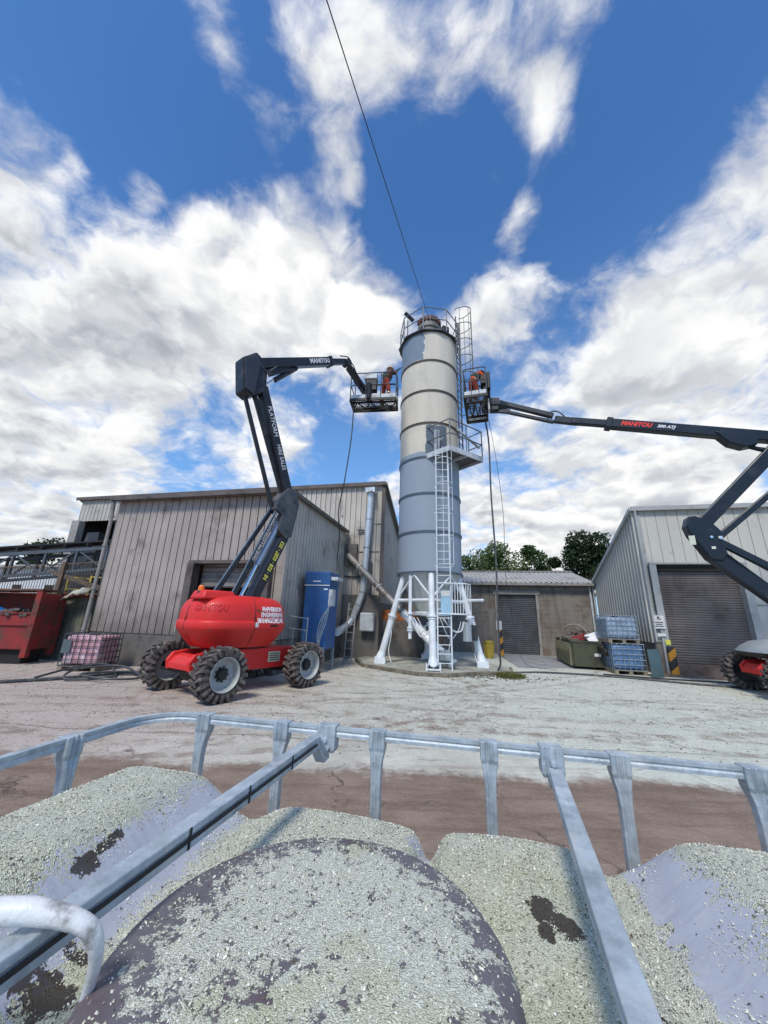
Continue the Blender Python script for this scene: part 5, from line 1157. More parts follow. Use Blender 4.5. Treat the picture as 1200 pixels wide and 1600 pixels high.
# ------------------------------------------------------------------ RIGHT LIFT
c_r = (11.0, 9.65)
rim_d = mat('dark wheel paint', (.06, .065, .07), .5, dirt=.3)
t2l, c, L_, S_, bd, bs, Q = boom_lift('b', c_r, R(-20+180+180), (-.94, .35), 2.2, 1.95, red_m, red_d, boom_r, rim_d, 'grey and red boom lift at the right frame edge, black boom reaching the silo')
mb = MB(); hc = c
GREYH = mat('grey hood paint', (.30, .33, .34), .45, dirt=.2)
def hull2(prof, mt_, nm):
    mb = MB(); n = 56; vs = []
    a2, b2 = 1.38, .95
    for z, k in prof:
        for i in range(n):
            phi = 2*math.pi*i/n; r_ = hull_r(phi, a2, b2, 3.2)*k; vs.append(c+bd*(r_*math.cos(phi)+.12)+bs*(r_*math.sin(phi))+UP*z)
    fs = [(i*n+j, i*n+(j+1) % n, (i+1)*n+(j+1) % n, (i+1)*n+j) for i in range(len(prof)-1) for j in range(n)]
    fs += [tuple(range(n)), tuple((len(prof)-1)*n+j for j in range(n))]; mb.add(vs, fs); return mb.build(nm, mt_, t2l, world=True, smooth=True)
hull2([(.88, .7), (.92, .93), (1.0, .99), (1.03, 1.0)], black_m, 'turret_base')
hull2([(1.035, .99), (1.06, .985), (1.18, .90), (1.30, .76), (1.36, .55), (1.38, .2)], GREYH, 'turret_cover')
mb = MB(); mb.box(c+bd*.95-UP*-.93+V((0, -.98, 0)), (.6, .02, .14), math.atan2(bd.y, bd.x)); mb.build('name_plate', sign_w, t2l, world=True)
T = lambda t_, z_, s_=0.: c+bd*(t_+.0)+bs*s_+UP*z_
c_old = V((10.3, 9.5, 0))
T = lambda t_, z_, s_=0.: c_old+bd*t_+bs*s_+UP*z_
arm('lower_boom', T(-.75, 1.45), T(1.20, 3.50), .30, .30, boom_r, t2l)
arm('lower_link', T(-.55, 1.9, .12), T(1.02, 3.72, .12), .12, .14, boom_r, t2l)
arm('lower_link', T(-.80, 2.5, -.1), T(1.10, 3.95, -.1), .14, .18, boom_r, t2l)
mb = MB(); mb.tube([T(-.5, 2.65, .14), T(1.0, 3.95, .14)], .03, 8); mb.build('cylinder_rod', chrome, t2l, world=True, smooth=True)
mb = MB(); mb.prism([(1.72, 4.38), (1.66, 4.12), (1.48, 3.75), (1.32, 3.40), (1.05, 3.36), (.92, 3.55), (.96, 3.95), (.90, 4.12), (1.10, 4.42), (1.45, 4.66), (1.62, 4.66)], c_old, tuple(bd), (0, 0, 1), tuple(bs*.40)); mb.build('elbow_joint', boom_r, t2l, world=True, bevel=.04)
mb = MB()
for (a_, b_) in ((1.22, 4.02), (1.02, 3.98)): mb.tube([T(a_, b_, -.24), T(a_, b_, .225)], .035, 10)
mb.build('pivot_pin', chrome, t2l, world=True, smooth=True)
mb = MB()
bs2 = bs if bs.y < 0 else -bs
for (a_, b_) in ((1.22, 3.72), (1.02, 4.00)): mb.box(T(a_, b_)+bs2*.215, (.09, .012, .07), math.atan2(bd.y, bd.x))
mb.box(T(1.66, 3.95)+bs2*.21, (.14, .012, .26), math.atan2(bd.y, bd.x)); mb.build('sticker', mat('pale sticker', (.6, .62, .5), .5), t2l, world=True)
arm('upper_arm', T(1.30, 4.40), T(-1.95, 7.75), .26, .34, boom_r, t2l)
arm('upper_link', T(1.02, 4.0), T(-2.15, 6.75), .14, .16, boom_r, t2l)
mb = MB(); mb.tube([T(1.25, 4.45, .2), T(.75, 3.9, .2)], .025, 8); mb.tube([T(.75, 3.9, .2), T(.2, 3.5, .2)], .05, 8); mb.build('hydraulic_hose', chrome, t2l, world=True, smooth=True)
rb_a, rb_b = T(-2.3, 6.22), T(3.22, 7.99)
mb = MB(); mb.prism([(-1.75, 5.95), (-2.5, 5.9), (-2.7, 7.4), (-2.3, 8.0), (-1.7, 7.9)], c_old, tuple(bd), (0, 0, 1), tuple(bs*.5)); mb.build('knuckle', boom_r, t2l, world=True, bevel=.04)
arm('main_boom', rb_a+UP*.22, rb_b, .27, .30, boom_r, t2l)
arm('boom_collar', rb_a.lerp(rb_b, .975)+UP*.0, rb_a.lerp(rb_b, 1.005), .33, .36, boom_r, t2l)
arm('boom_extension', rb_b, T(4.25, 8.27), .20, .22, boom_r, t2l)
arm('extension_bracket', T(4.05, 8.20), T(4.75, 8.42), .16, .24, boom_r, t2l)
mb = MB(); mb.prism([(.55, 7.22), (.25, 6.78), (-.05, 6.62), (-.35, 6.66), (-.40, 6.95)], c_old, tuple(bd), (0, 0, 1), tuple(bs*.34)); mb.build('boom_bracket', boom_r, t2l, world=True, bevel=.03)
mb = MB(); mb.tube([T(.0, 6.78), T(-1.7, 5.9)], .06, 10); mb.tube([T(-.2, 6.72, .1), T(-1.6, 6.25, .1)], .045, 10); mb.build('hydraulic_cylinder', boom_r, t2l, world=True, smooth=True)
js, je = T(4.78, 8.48), T(6.45, 9.30)
arm('jib', js+UP*.08, je+UP*.08, .18, .17, boom_r, t2l)
arm('jib_link', js-UP*.16, T(6.35, 9.02), .11, .12, boom_r, t2l)
mb = MB(); mb.tube(spline([T(4.35, 8.42, .1), T(4.55, 8.72, .1), T(4.80, 8.80, .1), T(4.95, 8.55, .1)], 6), .024, 8); mb.tube(spline([T(4.9, 8.5, .12), T(5.5, 8.7, .14), T(6.3, 9.1, .12)], 6), .022, 8); mb.build('hydraulic_hose', hose_m, t2l, world=True, smooth=True)
FR = 9.28
BR_ = basket(t2l, (3.36, 11.95), .78, 1.80, R(-17), FR)
mb = MB(); mb.tube([T(6.25, 9.20), T(6.5, 9.32), T(6.9, 9.38)], [.12, .19, .19], 14); mb.bar(T(6.55, 9.32), T(7.15, 9.42), .30, .48); mb.bar(T(6.2, 9.0), T(6.7, 9.15), .12, .16); mb.build('basket_mount', boom_r, t2l, world=True)
mb = MB(); mb.box(BR_(.45, -.1, .02), (.06, .3, .55), R(-17)); mb.build('mount_plate', sign_w, t2l, world=True)
mb = MB(); mb.box(BR_(.36, -.25, .92), (.34, .42, .40), R(-17)); mb.box(BR_(.40, -.2, .45), (.24, .36, .5), R(-17)); mb.box(BR_(.48, -.5, .75), (.12, .2, .7), R(-17)); mb.build('control_console', black_m, t2l, world=True, bevel=.03)
dm = (rb_a+UP*.22-rb_b).normalized(); fr_ = lambda s_: rb_b.lerp(rb_a+UP*.22, s_)+bs2*.139
text('MANITOU', .20, red_l, t2l, frame(fr_(.140), dm, UP), bold=.010, sx=.90, shear=.25)
text('200 ATJ', .125, white_l, t2l, frame(fr_(.278), dm, UP), bold=.005, sx=1.1, shear=.3)
PR = dict(pelvis=(0, 0, .82), waist=(.02, .06, .98), chest=(.03, .22, 1.15), neck=(.03, .34, 1.27), head=(.03, .43, 1.34), crown=(.03, .49, 1.39),
  shl=(-.17, .26, 1.20), ell=(-.24, .40, .98), wrl=(-.12, .58, .92), shr=(.21, .24, 1.20), elr=(.28, .40, .96), wrr=(.14, .58, .92),
  hipl=(-.10, 0, .78), knl=(-.13, .10, .44), anl=(-.13, -.02, .09), tol=(-.14, .13, .05), hipr=(.10, 0, .78), knr=(.12, .11, .44), anr=(.12, -.02, .09), tor=(.13, .13, .05), face=(0, .5, -.6))
person('worker in bright orange jacket and green vest bending over in the right basket', tuple(BR_(-.10, -.45, .01)), R(-60), PR, hiviz_o, workred, vest_m, black_m)

# ================================================================== HANGING HOSES AND OVERHEAD CABLE
def rope(name, pts, r_, mt_, label, cat, k=8, group=None):
    mb = MB(); mb.tube(spline(pts, k), r_, 7); o = mb.build(name, mt_, smooth=True); tag(o, label, cat, group); return o
rope('hose', [(-1.28, 12.0, 9.6), (-1.27, 12.0, 8.4), (-1.33, 12.05, 7.4), (-1.50, 12.4, 6.2), (-1.72, 13.1, 5.4), (-1.78, 14.4, 4.7), (-1.90, 15.0, 3.5), (-1.95, 15.2, 1.2), (-1.9, 14.9, .05)], .022, hose_m, 'dark hose hanging from the left basket past the shed gutter', 'hose')
rope('hose', [(3.80, 12.4, 9.1), (3.86, 12.3, 8.0), (3.84, 12.3, 6.0), (3.86, 12.25, 3.6), (3.80, 12.2, 1.4), (3.84, 12.3, .35), (3.95, 12.6, .04), (5.5, 12.9, .03), (7.5, 12.4, .03), (9.6, 11.2, .03), (12.5, 10.4, .03)], .030, hose_m, 'thick dark hose hanging from the right basket and trailing over the yard', 'hose')
rope('rope', [(3.98, 12.5, 9.1), (4.15, 12.4, 7.2), (4.30, 12.5, 5.2), (4.62, 13.6, 3.3), (5.1, 14.5, 1.6), (5.3, 14.2, .2), (6.2, 13.6, .03)], .009, steel_dark, 'thin pale rope hanging just right of the thick hose', 'rope')
rope('overhead_cable', [(1.9, 13.5, 14.5), (-1.08, 3.0, 10.29), (-3.2, -4.5, 7.3)], .010, black_m, 'single black cable running from the silo top high over the yard', 'cable')
rope('yard_hose', [(-12, 8.0, .04), (-9.0, 8.2, .04), (-7.6, 8.9, .04), (-6.6, 9.9, .05), (-5.6, 10.1, .04), (-4.6, 10.2, .04)], .035, hose_m, 'thick grey hose lying across the ground left of the red lift', 'hose')
rope('coiled_hose', [(-7.9, 9.1, .04), (-7.7, 9.9, .16), (-7.2, 10.3, .22), (-6.6, 9.9, .06), (-6.4, 9.3, .05), (-7.1, 9.0, .05), (-7.4, 9.6, .16), (-6.8, 10.2, .20), (-6.0, 9.8, .10), (-5.7, 9.4, .05), (-6.2, 9.0, .08), (-7.0, 9.3, .12), (-6.3, 10.0, .10), (-5.2, 9.9, .05), (-4.9, 9.5, .04)], .026, hose_m, 'tangled loops of grey hose in front of the pink tank', 'hose')
rope('dark_hose', [(7.4, 12.9, .03), (8.8, 12.3, .03), (10.5, 11.9, .03), (13.2, 11.4, .03)], .022, black_m, 'dark hose lying on the pale ground in front of the stacked tanks', 'hose')
# weeds and wet leaf litter on the plinth corner
def weed(c0, n_, rad, h, mt_):
    mb = MB()
    for i in range(n_):
        an = random.uniform(0, 6.28); r_ = rad*math.sqrt(random.random()); p = V((c0[0]+r_*math.cos(an), c0[1]+r_*math.sin(an), c0[2])); l_ = random.uniform(.4, 1)*h
        dd_ = V((random.uniform(-1, 1), random.uniform(-1, 1), random.uniform(.5, 1.6))).normalized(); s_ = dd_.cross(V((random.random(), random.random(), .2))).normalized()*random.uniform(.006, .02)
        mb.add([p-s_, p+s_, p+dd_*l_], [(0, 1, 2)])
    return mb
tag(weed((3.95, 11.75, .02), 900, .42, .16, None).build('weeds', grass_m), 'clump of green weeds and litter at the right end of the silo plinth', 'weeds', kind='stuff')
mb = MB()
for i in range(260):
    a_ = random.uniform(0, 1); p = V((random.gauss(3.3, .8), random.gauss(11.7, .35), .0)); s_ = random.uniform(.012, .05)
    mb.box(p+UP*s_*.3, (s_, s_*random.uniform(.5, 1), s_*.6), random.uniform(0, 3))
tag(mb.build('rubble', mat('dark rubble', (.12, .11, .09), .9, var=.6, scale=20)), 'scattered dark crumbs of rubble around the silo plinth edge', 'rubble', kind='stuff')
mb = MB()
for i in range(3000):
    yy_ = 5.0+8.5*random.random(); xx_ = random.uniform(-1.1, 1.1)*yy_*1.1; s_ = random.uniform(.004, .013)*(1+.12*yy_)
    a_ = random.random()*6.28; u_ = V((math.cos(a_), math.sin(a_), 0))*s_; w_ = V((-u_.y, u_.x, 0))*.7; p = V((xx_, yy_, 0))
    mb.add([p+u_, p+w_, p-u_, p-w_, p+UP*s_*random.uniform(.4, 1)], [(0, 1, 4), (1, 2, 4), (2, 3, 4), (3, 0, 4)])
gm, S, co, b = custom('gravel bits'); rn = S.n('ShaderNodeNewGeometry').outputs['Random Per Island']
S.put(b.inputs['Base Color'], S.mix(S.mr(rn, .3, .8, 0, 1, False), (.14, .11, .09), (.50, .47, .39))); b.inputs['Roughness'].default_value = .95
tag(mb.build('gravel', gm), 'loose gravel bits scattered over the yard', 'gravel', kind='stuff')

# ================================================================== LEFT BACKGROUND AND RED SKIP
rs_ = thing('red_skip', 'large rusty red covered skip at the left edge, dark inside above its front panel', 'skip', (-11.85, 11.6, 0), .04)
mb = MB(); Wd, Dd = 3.2, .85
mb.box((0, -Dd/2, .92), (Wd, .06, 1.0)); mb.box((0, Dd/2, 1.2), (Wd, .06, 1.6)); mb.box((-Wd/2, 0, 1.2), (.06, Dd, 1.6)); mb.box((Wd/2, 0, 1.2), (.06, Dd, 1.6)); mb.box((0, 0, .42), (Wd, Dd, .06))
mb.build('body', rust_red, rs_)
mb = MB(); mb.box((0, -Dd/2-.05, 1.10), (Wd+.04, .07, .07)); mb.box((0, -Dd/2-.03, 1.42), (Wd+.04, .09, .05)); mb.build('rail', rust_red, rs_)
mb = MB()
for x_ in (-Wd/2, Wd/2): 
    for y_ in (-Dd/2, Dd/2): mb.box((x_, y_, 1.12), (.16, .14, 1.86))
mb.build('post', rust_red, rs_)
mb = MB(); mb.box((0, 0, 2.06), (Wd+.1, Dd+.1, .05), rot=Matrix.Rotation(R(-1.5), 3, 'Y')); mb.build('cover', mat('rust brown cover', (.15, .075, .05), .8, var=.4, dirt=.4, bump=.3), rs_)
mb = MB(); mb.box((0, .1, .6), (Wd-.2, Dd-.4, .7)); mb.build('underframe', dark_in, rs_)
mb = MB(); mb.box((0, 0, .2), (Wd-.3, Dd-.2, .38)); mb.build('base', dark_in, rs_)
mb = MB(); MR = Matrix.Translation((-11.85, 11.6, 0)) @ Matrix.Rotation(.04, 4, 'Z')
mb.lathe([(0, .16), (.20, .14), (.32, .05), (.36, -.05), (.30, -.14), (0, -.18)], n=14); o = mb.build('blue_bag', blue_bag, smooth=True); o.matrix_basis = MR @ Matrix.Translation((.35, -.38, 1.48)) @ Matrix.Diagonal((.8, .6, .6, 1)); tag(o, 'bright blue plastic bag in the opening of the red skip', 'bag')
mb = MB()
for i in range(60): mb.box(MR @ V((random.uniform(.4, 1.4), random.uniform(-.45, .1), random.uniform(1.35, 1.52))), (random.uniform(.1, .35), random.uniform(.05, .2), .05), rot=Matrix.Rotation(random.uniform(0, 3), 3, 'Z') @ Matrix.Rotation(random.uniform(-.5, .5), 3, 'X'))
tag(mb.build('waste_heap', mat('grey waste', (.13, .12, .11), .8, var=.5, scale=6)), 'grey heap of waste inside the red skip', 'waste', kind='stuff')
# mossy retaining wall + tarp
rw = thing('retaining_wall', 'mossy dark board wall between the red skip and the shed drainpipe', 'wall', (-9.9, 12.6, 0))
mb = MB()
for k in range(6): p = BL-E*(.30+.32*k)+NN*.15; mb.bar(p, p+UP*1.95, .30, .12, up=tuple(NN))
mb.build('board', mossy, rw, world=True)
mb = MB(); mb.bar(BL-E*.1+NN*.1+UP*1.98, BL-E*5.2+NN*.1+UP*2.02, .22, .07); mb.build('capping', rust_red, rw, world=True)
tp = MB(); n_ = 14; vs = []
for i in range(n_):
    for j in range(6):
        u_ = i/(n_-1); w_ = j/5; p = BL-E*(.12+1.35*u_)-NN*(.05+.35*w_)+UP*(2.10+.10*math.sin(u_*5)-.16*u_-.22*w_*w_+.04*math.sin(u_*23+w_*7)+.12*(1-u_)); vs.append(p)
tp.add(vs, [(i*6+j, (i+1)*6+j, (i+1)*6+j+1, i*6+j+1) for i in range(n_-1) for j in range(5)]); o = tp.build('tarpaulin', sheet_m, smooth=True); sm_ = o.modifiers.new('s', 'SOLIDIFY'); sm_.thickness = .03; tag(o, 'crumpled pale tarpaulin draped on top of the mossy wall by the drainpipe', 'tarpaulin')
# thin bar railing on top of the wall
rl = thing('bar_railing', 'thin rusty bar railing with one thick brown post above the red skip', 'railing', (-11, 13, 2.0))
ra, rb2 = BL-E*.2+NN*.35+UP*2.0, BL-E*5.6+NN*.35+UP*2.0
mb = MB(); mb.bar(ra+UP*1.18, rb2+UP*.95, .03, .03); mb.bar(ra+UP*.08, rb2+UP*.05, .03, .03); mb.build('rail', rust_b, rl, world=True)
mb = MB()
for k in range(44): a_ = ra.lerp(rb2, k/43); mb.bar(a_, a_+UP*(1.18-.23*k/43), .014, .014, up=(0, 1, 0))
mb.build('baluster', rust_b, rl, world=True)
p = ra.lerp(rb2, .36)-NN*.05; mb = MB(); mb.bar(p, p+UP*1.15, .11, .08, up=(0, 1, 0)); mb.build('post', rust_b, rl, world=True)
# yellow guard frames behind
yg = thing('yellow_guard', 'bright yellow tubular guard frames behind the bar railing', 'guard rail', (-14, 16.5, 1.9))
mb = MB(); yb0 = V((-14.6, 17.2, 1.9)); 
for a_, b_ in ((0, 1.3), (1.3, 3.2), (3.2, 5.6)):
    p0_, p1_ = yb0+E*a_, yb0+E*b_; mb.bar(p0_, p0_+UP*1.15, .07, .07, up=(0, 1, 0)); mb.bar(p0_+UP*1.1, p1_+UP*1.0, .06, .06); mb.bar(p0_+UP*.55, p1_+UP*.50, .05, .05); mb.bar(p0_+UP*.02, p1_+UP*.02, .05, .05)
mb.bar(yb0+E*2.4, yb0+E*2.4+UP*1.5, .10, .06, up=(0, 1, 0)); mb.build('tube_frame', yellow_m, yg, world=True)
# raised yard behind
rt = MB(); rt.bar(V((-40, 34, .9)), V((-14.5, 20.5, .9)), 16, 1.8); o = rt.build('embankment', concrete_d); struct(o)
# conveyor gantry
cv = thing('conveyor_gantry', 'steel lattice conveyor gantry with black belt entering the shed from the left', 'conveyor', (-16, 15.5, 0))
ga, gb = V((-20.0, 15.5, 2.35)), V((-12.9, 16.9, 3.38)); lat = mat('blue grey lattice steel', (.10, .12, .14), .5, metal=.3, dirt=.3)
dg_ = (gb-ga); 
mb = MB()
for off in (0, 1.0):
    o_ = NN*off
    mb.bar(ga+o_, gb+o_, .11, .13); mb.bar(ga+o_+UP*.98, gb+o_+UP*.98, .11, .14)
mb.build('chord', lat, cv, world=True)
mb = MB()
for off in (0, 1.0):
    for k in range(7):
        a_ = ga+dg_*(k/6)+NN*off; mb.bar(a_, a_+UP*.98, .09, .09, up=(0, 1, 0))
        if k < 6: b_ = ga+dg_*((k+1)/6)+NN*off; mb.bar(a_+(UP*.98 if k % 2 else V((0, 0, 0))), b_+(V((0, 0, 0)) if k % 2 else UP*.98), .06, .06)
mb.build('lattice_web', lat, cv, world=True)
mb = MB(); mb.bar(ga+NN*.5+UP*1.38-dg_*.1, gb+NN*.5+UP*1.38+dg_*.12, .75, .07); mb.bar(ga+NN*.2+UP*1.12, gb+NN*.2+UP*1.12, .10, .10)
for k in range(9): mb.tube([ga+dg_*(k/8)+UP*1.22, ga+dg_*(k/8)+UP*1.22+NN*1.0], .06, 8)
mb.build('belt', black_m, cv, world=True)
mb = MB(); mb.bar(V((-13.6, 15.1, 3.0)), V((-10.6, 14.0, 2.35)), .10, .14); mb.bar(V((-13.6, 15.4, 2.95)), V((-10.6, 14.3, 2.25)), .08, .12); mb.build('stair_beam', rust_b, cv, world=True)
mb = MB(); mb.bar(V((-19.5, 16.2, 0)), V((-19.2, 16.2, 2.4)), .2, .2, up=(0, 1, 0)); mb.build('support_leg', lat, cv, world=True)
# dark plates/box behind gantry under the shed roof
mb = MB(); mb.prism([(0, 0), (1.6, 0), (1.3, 3.6), (.55, 3.6)], V((-15.9, 18.9, 1.8)), tuple(E), (0, 0, 1), tuple(NN*.5)); o = mb.build('steel_hopper', mat('dark corrugated steel', (.03, .033, .036), .5, dirt=.3)); tag(o, 'tall dark tapered steel hopper under the shed overhang', 'hopper')
# far white building
fb = thing('white_building', 'low white building in the distance behind the conveyor gantry', 'building', (-42, 44, 0), -.25)
mb = MB(); mb.box((0, 0, 3.6), (26, 10, 3.6)); mb.build('wall', mat('white sheet wall', (.62, .64, .64), .5, streak=.2), fb)
mb = MB(); mb.box((0, -.3, 5.5), (26.6, 10.8, .25)); mb.build('roof', roof_m, fb)
mb = MB()
for k in range(6): mb.box((-11+k*4.4, -5.03, 3.2), (1.2, .08, 1.0))
mb.build('window', dark_in, fb)

# ================================================================== TREES
def tree(label, base, h, crad, leafm, n=7000, leaf=.26, blobs=9, group='trees behind the garage', low=.25, seed=0):
    rg = np.random.default_rng(seed); base = V(base)
    t = thing('tree', label, 'tree', tuple(base), 0, group)
    mb = MB(); top = V((rg.uniform(-.3, .3), rg.uniform(-.3, .3), h*.75))
    mb.tube(spline([(0, 0, 0), (rg.uniform(-.1, .1), .1, h*.3), top], 5), [.03*h*(1-.8*i/10) for i in range(11)], 10)
    mb.build('trunk', bark, t, smooth=True)
    mb = MB(); cs = []
    for k in range(blobs):
        an = rg.uniform(0, 6.28); rr_ = crad*rg.uniform(.2, .8); zz = h*rg.uniform(low+.1, .93)
        rr_ *= (1.15-abs(zz/h-.5)); p = V((rr_*math.cos(an), rr_*math.sin(an), zz)); cs.append((p, crad*rg.uniform(.28, .52)))
        s0 = V((0, 0, h*rg.uniform(.2, .5))); mb.tube(spline([s0, s0.lerp(p, .5)+V((0, 0, .2)), p], 4), [.05, .045, .04, .035, .03, .026, .022, .018, .012], 6)
    mb.build('limb', bark, t, smooth=True)
    per = n//blobs; vs = []; fs = []; k = 0
    P = []
    for p, r_ in cs:
        dirs = rg.normal(size=(per, 3)); dirs /= np.linalg.norm(dirs, axis=1)[:, None]
        rad = r_*(.45+.62*rg.random(per)**.6)*(1+.35*np.sin(dirs[:, 0]*5+p.x*3)*np.sin(dirs[:, 1]*6+p.y)*np.cos(dirs[:, 2]*5))
        P.append(np.array(p)[None]+dirs*rad[:, None]*np.array([1, 1, .85]))
    P = np.concatenate(P); m_ = len(P)
    a = rg.normal(size=(m_, 3)); a /= np.linalg.norm(a, axis=1)[:, None]; b_ = np.cross(a, rg.normal(size=(m_, 3))); b_ /= np.linalg.norm(b_, axis=1)[:, None]
    s_ = leaf*rg.uniform(.4, 1.1, m_)[:, None]
    q = np.stack([P-a*s_*.5, P+b_*s_*.28, P+a*s_*.5, P-b_*s_*.28], 1).reshape(-1, 3)
    me = bpy.data.meshes.new('crown'); me.from_pydata(q.tolist(), [], np.arange(m_*4).reshape(-1, 4).tolist()); me.materials.append(leafm)
    o = bpy.data.objects.new('crown', me); COL.objects.link(o); o.parent = t; return t
tree('pale green broad tree left of the others, just right of the silo', (9.3, 31, 0), 8.2, 3.1, leaf_a, 9000, .30, 12, seed=1)
tree('small pale tree peeping out against the right side of the silo', (6.9, 31, 0), 7.2, 1.5, leaf_a, 3000, .28, 6, seed=2)
tree('mid green pointed small tree between the pale tree and the dark tree', (13.2, 31, 0), 8.2, 1.8, leaf_b, 6500, .28, 8, seed=3)
tree('tall dark dense tree nearest the right shed roof', (17.0, 30, 0), 9.3, 2.5, leaf_c, 12000, .30, 13, seed=4)
tree('dark tree half hidden behind the right shed roof slope', (20.5, 31, 0), 9.2, 2.3, leaf_c, 8000, .30, 10, seed=6)
tree('low dark bush tree filling the gap left of the tall dark tree', (15.2, 31.5, 0), 7.9, 2.0, leaf_c, 6000, .28, 6, seed=7)
tree('dark far tree at the left frame edge above the conveyor', (-50, 55, 0), 11.0, 4.6, leaf_c, 6000, .6, 9, 'far trees on the left', seed=8)
tree('rounded far tree right of the left edge tree above the white building', (-43, 54, 0), 10.2, 3.4, leaf_b, 5000, .55, 8, 'far trees on the left', seed=9)
tree('lowest far tree nearest the shed on the left', (-36, 54, 0), 8.2, 3.6, leaf_c, 5000, .55, 8, 'far trees on the left', seed=10)

# ================================================================== FOREGROUND CAGED CONTAINER
fx = V((.977, -.213, 0)); fa = math.atan2(-.213, .977); ZR = 1.385
OX = V((-.4735, .882, 0))
fc = thing('container_cage', 'caged plastic container in the foreground, its top dusted with pale green chips', 'tank', tuple(OX), fa)
LW, LD = 1.18, 1.0
# moulded top surface
def ss(a_, b_, x_): t = np.clip((x_-a_)/(b_-a_), 0, 1); return t*t*(3-2*t)
def topz(x_, y_):
    base = 1.274
    hl = .068*(1-ss(.195, .300, x_))                      # left hump
    mid = .018*(ss(.30, .37, x_)*(1-ss(.78, .83, x_)))
    gro = -.022*np.exp(-((x_-.592)/.016)**2)*ss(-.34, -.12, y_)
    hr = .066*ss(.825, .935, x_)
    nk = -.020*np.exp(-(((x_-.536)**2+(y_+.427)**2)/.20**2))
    rf_ = .30+.70*ss(0, .13, -.035-y_)
    pil = .010*np.sin(np.pi*np.clip((x_-.31)/.27, 0, 1))**.7+.010*np.sin(np.pi*np.clip((x_-.60)/.22, 0, 1))**.7
    z = base+hl*rf_+mid+gro*1.5+hr*rf_+nk+pil*ss(-.42, -.2, y_)
    arch = .016*np.sin(np.pi*np.clip((y_+.95)/.9, 0, 1))
    ed = np.minimum(np.minimum(x_-.025, LW-.025-x_), np.minimum(-.035-y_, y_+.965))
    e_ = np.clip(ed/.085, 0, 1); z = z+arch-.16*(1-np.sqrt(np.clip(1-(1-e_)**2, 0, 1)))
    return z
nx_, ny_ = 260, 200
X = np.linspace(.025, LW-.025, nx_); Y = np.linspace(-.965, -.035, ny_)
# crowd samples toward the rims so that the rounding is smooth
def warp01(n, a, b, k=.35): u = np.linspace(0, 1, n); u = u-k*np.sin(2*np.pi*u)/(2*np.pi)*-1*0+0; return a+(b-a)*(.5-.5*np.cos(np.pi*u))*.5+(b-a)*u*.5
X = warp01(nx_, .025, LW-.025); Y = warp01(ny_, -.965, -.035)
XX, YY = np.meshgrid(X, Y, indexing='ij'); ZZ = topz(XX, YY)
wob = .0012*np.sin(XX*61+YY*23)*np.sin(YY*57-XX*31); ZZ = ZZ+wob
vs = np.stack([XX, YY, ZZ], -1).reshape(-1, 3).tolist(); idx = np.arange(nx_*ny_).reshape(nx_, ny_)
fs = np.stack([idx[:-1, :-1], idx[1:, :-1], idx[1:, 1:], idx[:-1, 1:]], -1).reshape(-1, 4).tolist()
# sides
ring = list(idx[:, 0])+list(idx[-1, 1:])+list(idx[-2::-1, -1])+list(idx[0, -2:0:-1]); nb = len(vs)
vs += [(vs[i][0], vs[i][1], .42) for i in ring]; m_ = len(ring)
fs += [(ring[i], ring[(i+1) % m_], nb+(i+1) % m_, nb+i) for i in range(m_)]
pm_, S, co, b = custom('dusted container plastic')
x, y, z = S.sep(co)
n_a = S.noise(co, 9, 8, .72); n_b = S.noise(co, 38, 5, .75); n_c = S.noise(co, 160, 3, .7)
vc = S.vor(co, 900, 'Color'); vc2 = S.vor(co, 480, 'Color'); ve = S.vor(co, 750, 'Distance')
wx = S.math('ADD', x, S.math('ADD', S.math('MULTIPLY', S.math('SUBTRACT', n_a, .5), .10), S.math('MULTIPLY', S.math('SUBTRACT', n_b, .5), .05)))
plas = S.mix(n_a, (.37, .395, .46), (.46, .485, .55))
plas = S.mix(S.mr(n_b, .52, .66, 0, .45), plas, (.52, .55, .54))
plas = S.mix(S.mr(S.noise(S.scalev(co, 1, 6, 1), 14, 6, .7), .50, .66, 0, .4), plas, (.30, .31, .37))
plas = S.mix(S.mr(n_c, .72, .78, 0, .8), plas, (.12, .10, .10))
chip = S.mix(S.mr(S.sep(vc)[0], .0, 1., 0, 1, False), (.42, .43, .335), (.69, .70, .575))
chip = S.mix(S.mr(S.sep(vc)[1], .86, .90, 0, .9), chip, (.88, .88, .74))
chip = S.mix(S.mr(S.sep(vc2)[2], .88, .91, 0, .85), chip, (.10, .095, .07))
chip = S.mix(S.mr(n_a, .40, .62, 0, .4), chip, (.42, .46, .38))
chip = S.mix(S.mr(S.noise(co, 3.1, 5, .6), .48, .62, 0, .35), chip, (.46, .45, .22))
bare = S.math('MAXIMUM', S.math('MULTIPLY', S.mr(wx, .205, .248), S.mr(wx, .270, .31, 1, 0)), S.math('MULTIPLY', S.mr(wx, .842, .852), S.mr(wx, .875, .94, 1, 0)))
grv = S.math('MULTIPLY', S.mr(S.math('ABSOLUTE', S.math('SUBTRACT', wx, .578)), .008, .016, 1, 0), S.mr(y, -.16, -.12))
bare = S.math('MAXIMUM', bare, grv)
edge_b = S.mr(S.math('ADD', z, S.math('MULTIPLY', n_b, .03)), 1.19, 1.215, 1, 0); bare = S.math('MAXIMUM', bare, edge_b)
keep = S.math('LESS_THAN', bare, S.math('ADD', .25, S.math('MULTIPLY', S.sep(vc2)[0], .6)))
colr = S.mix(keep, plas, chip)
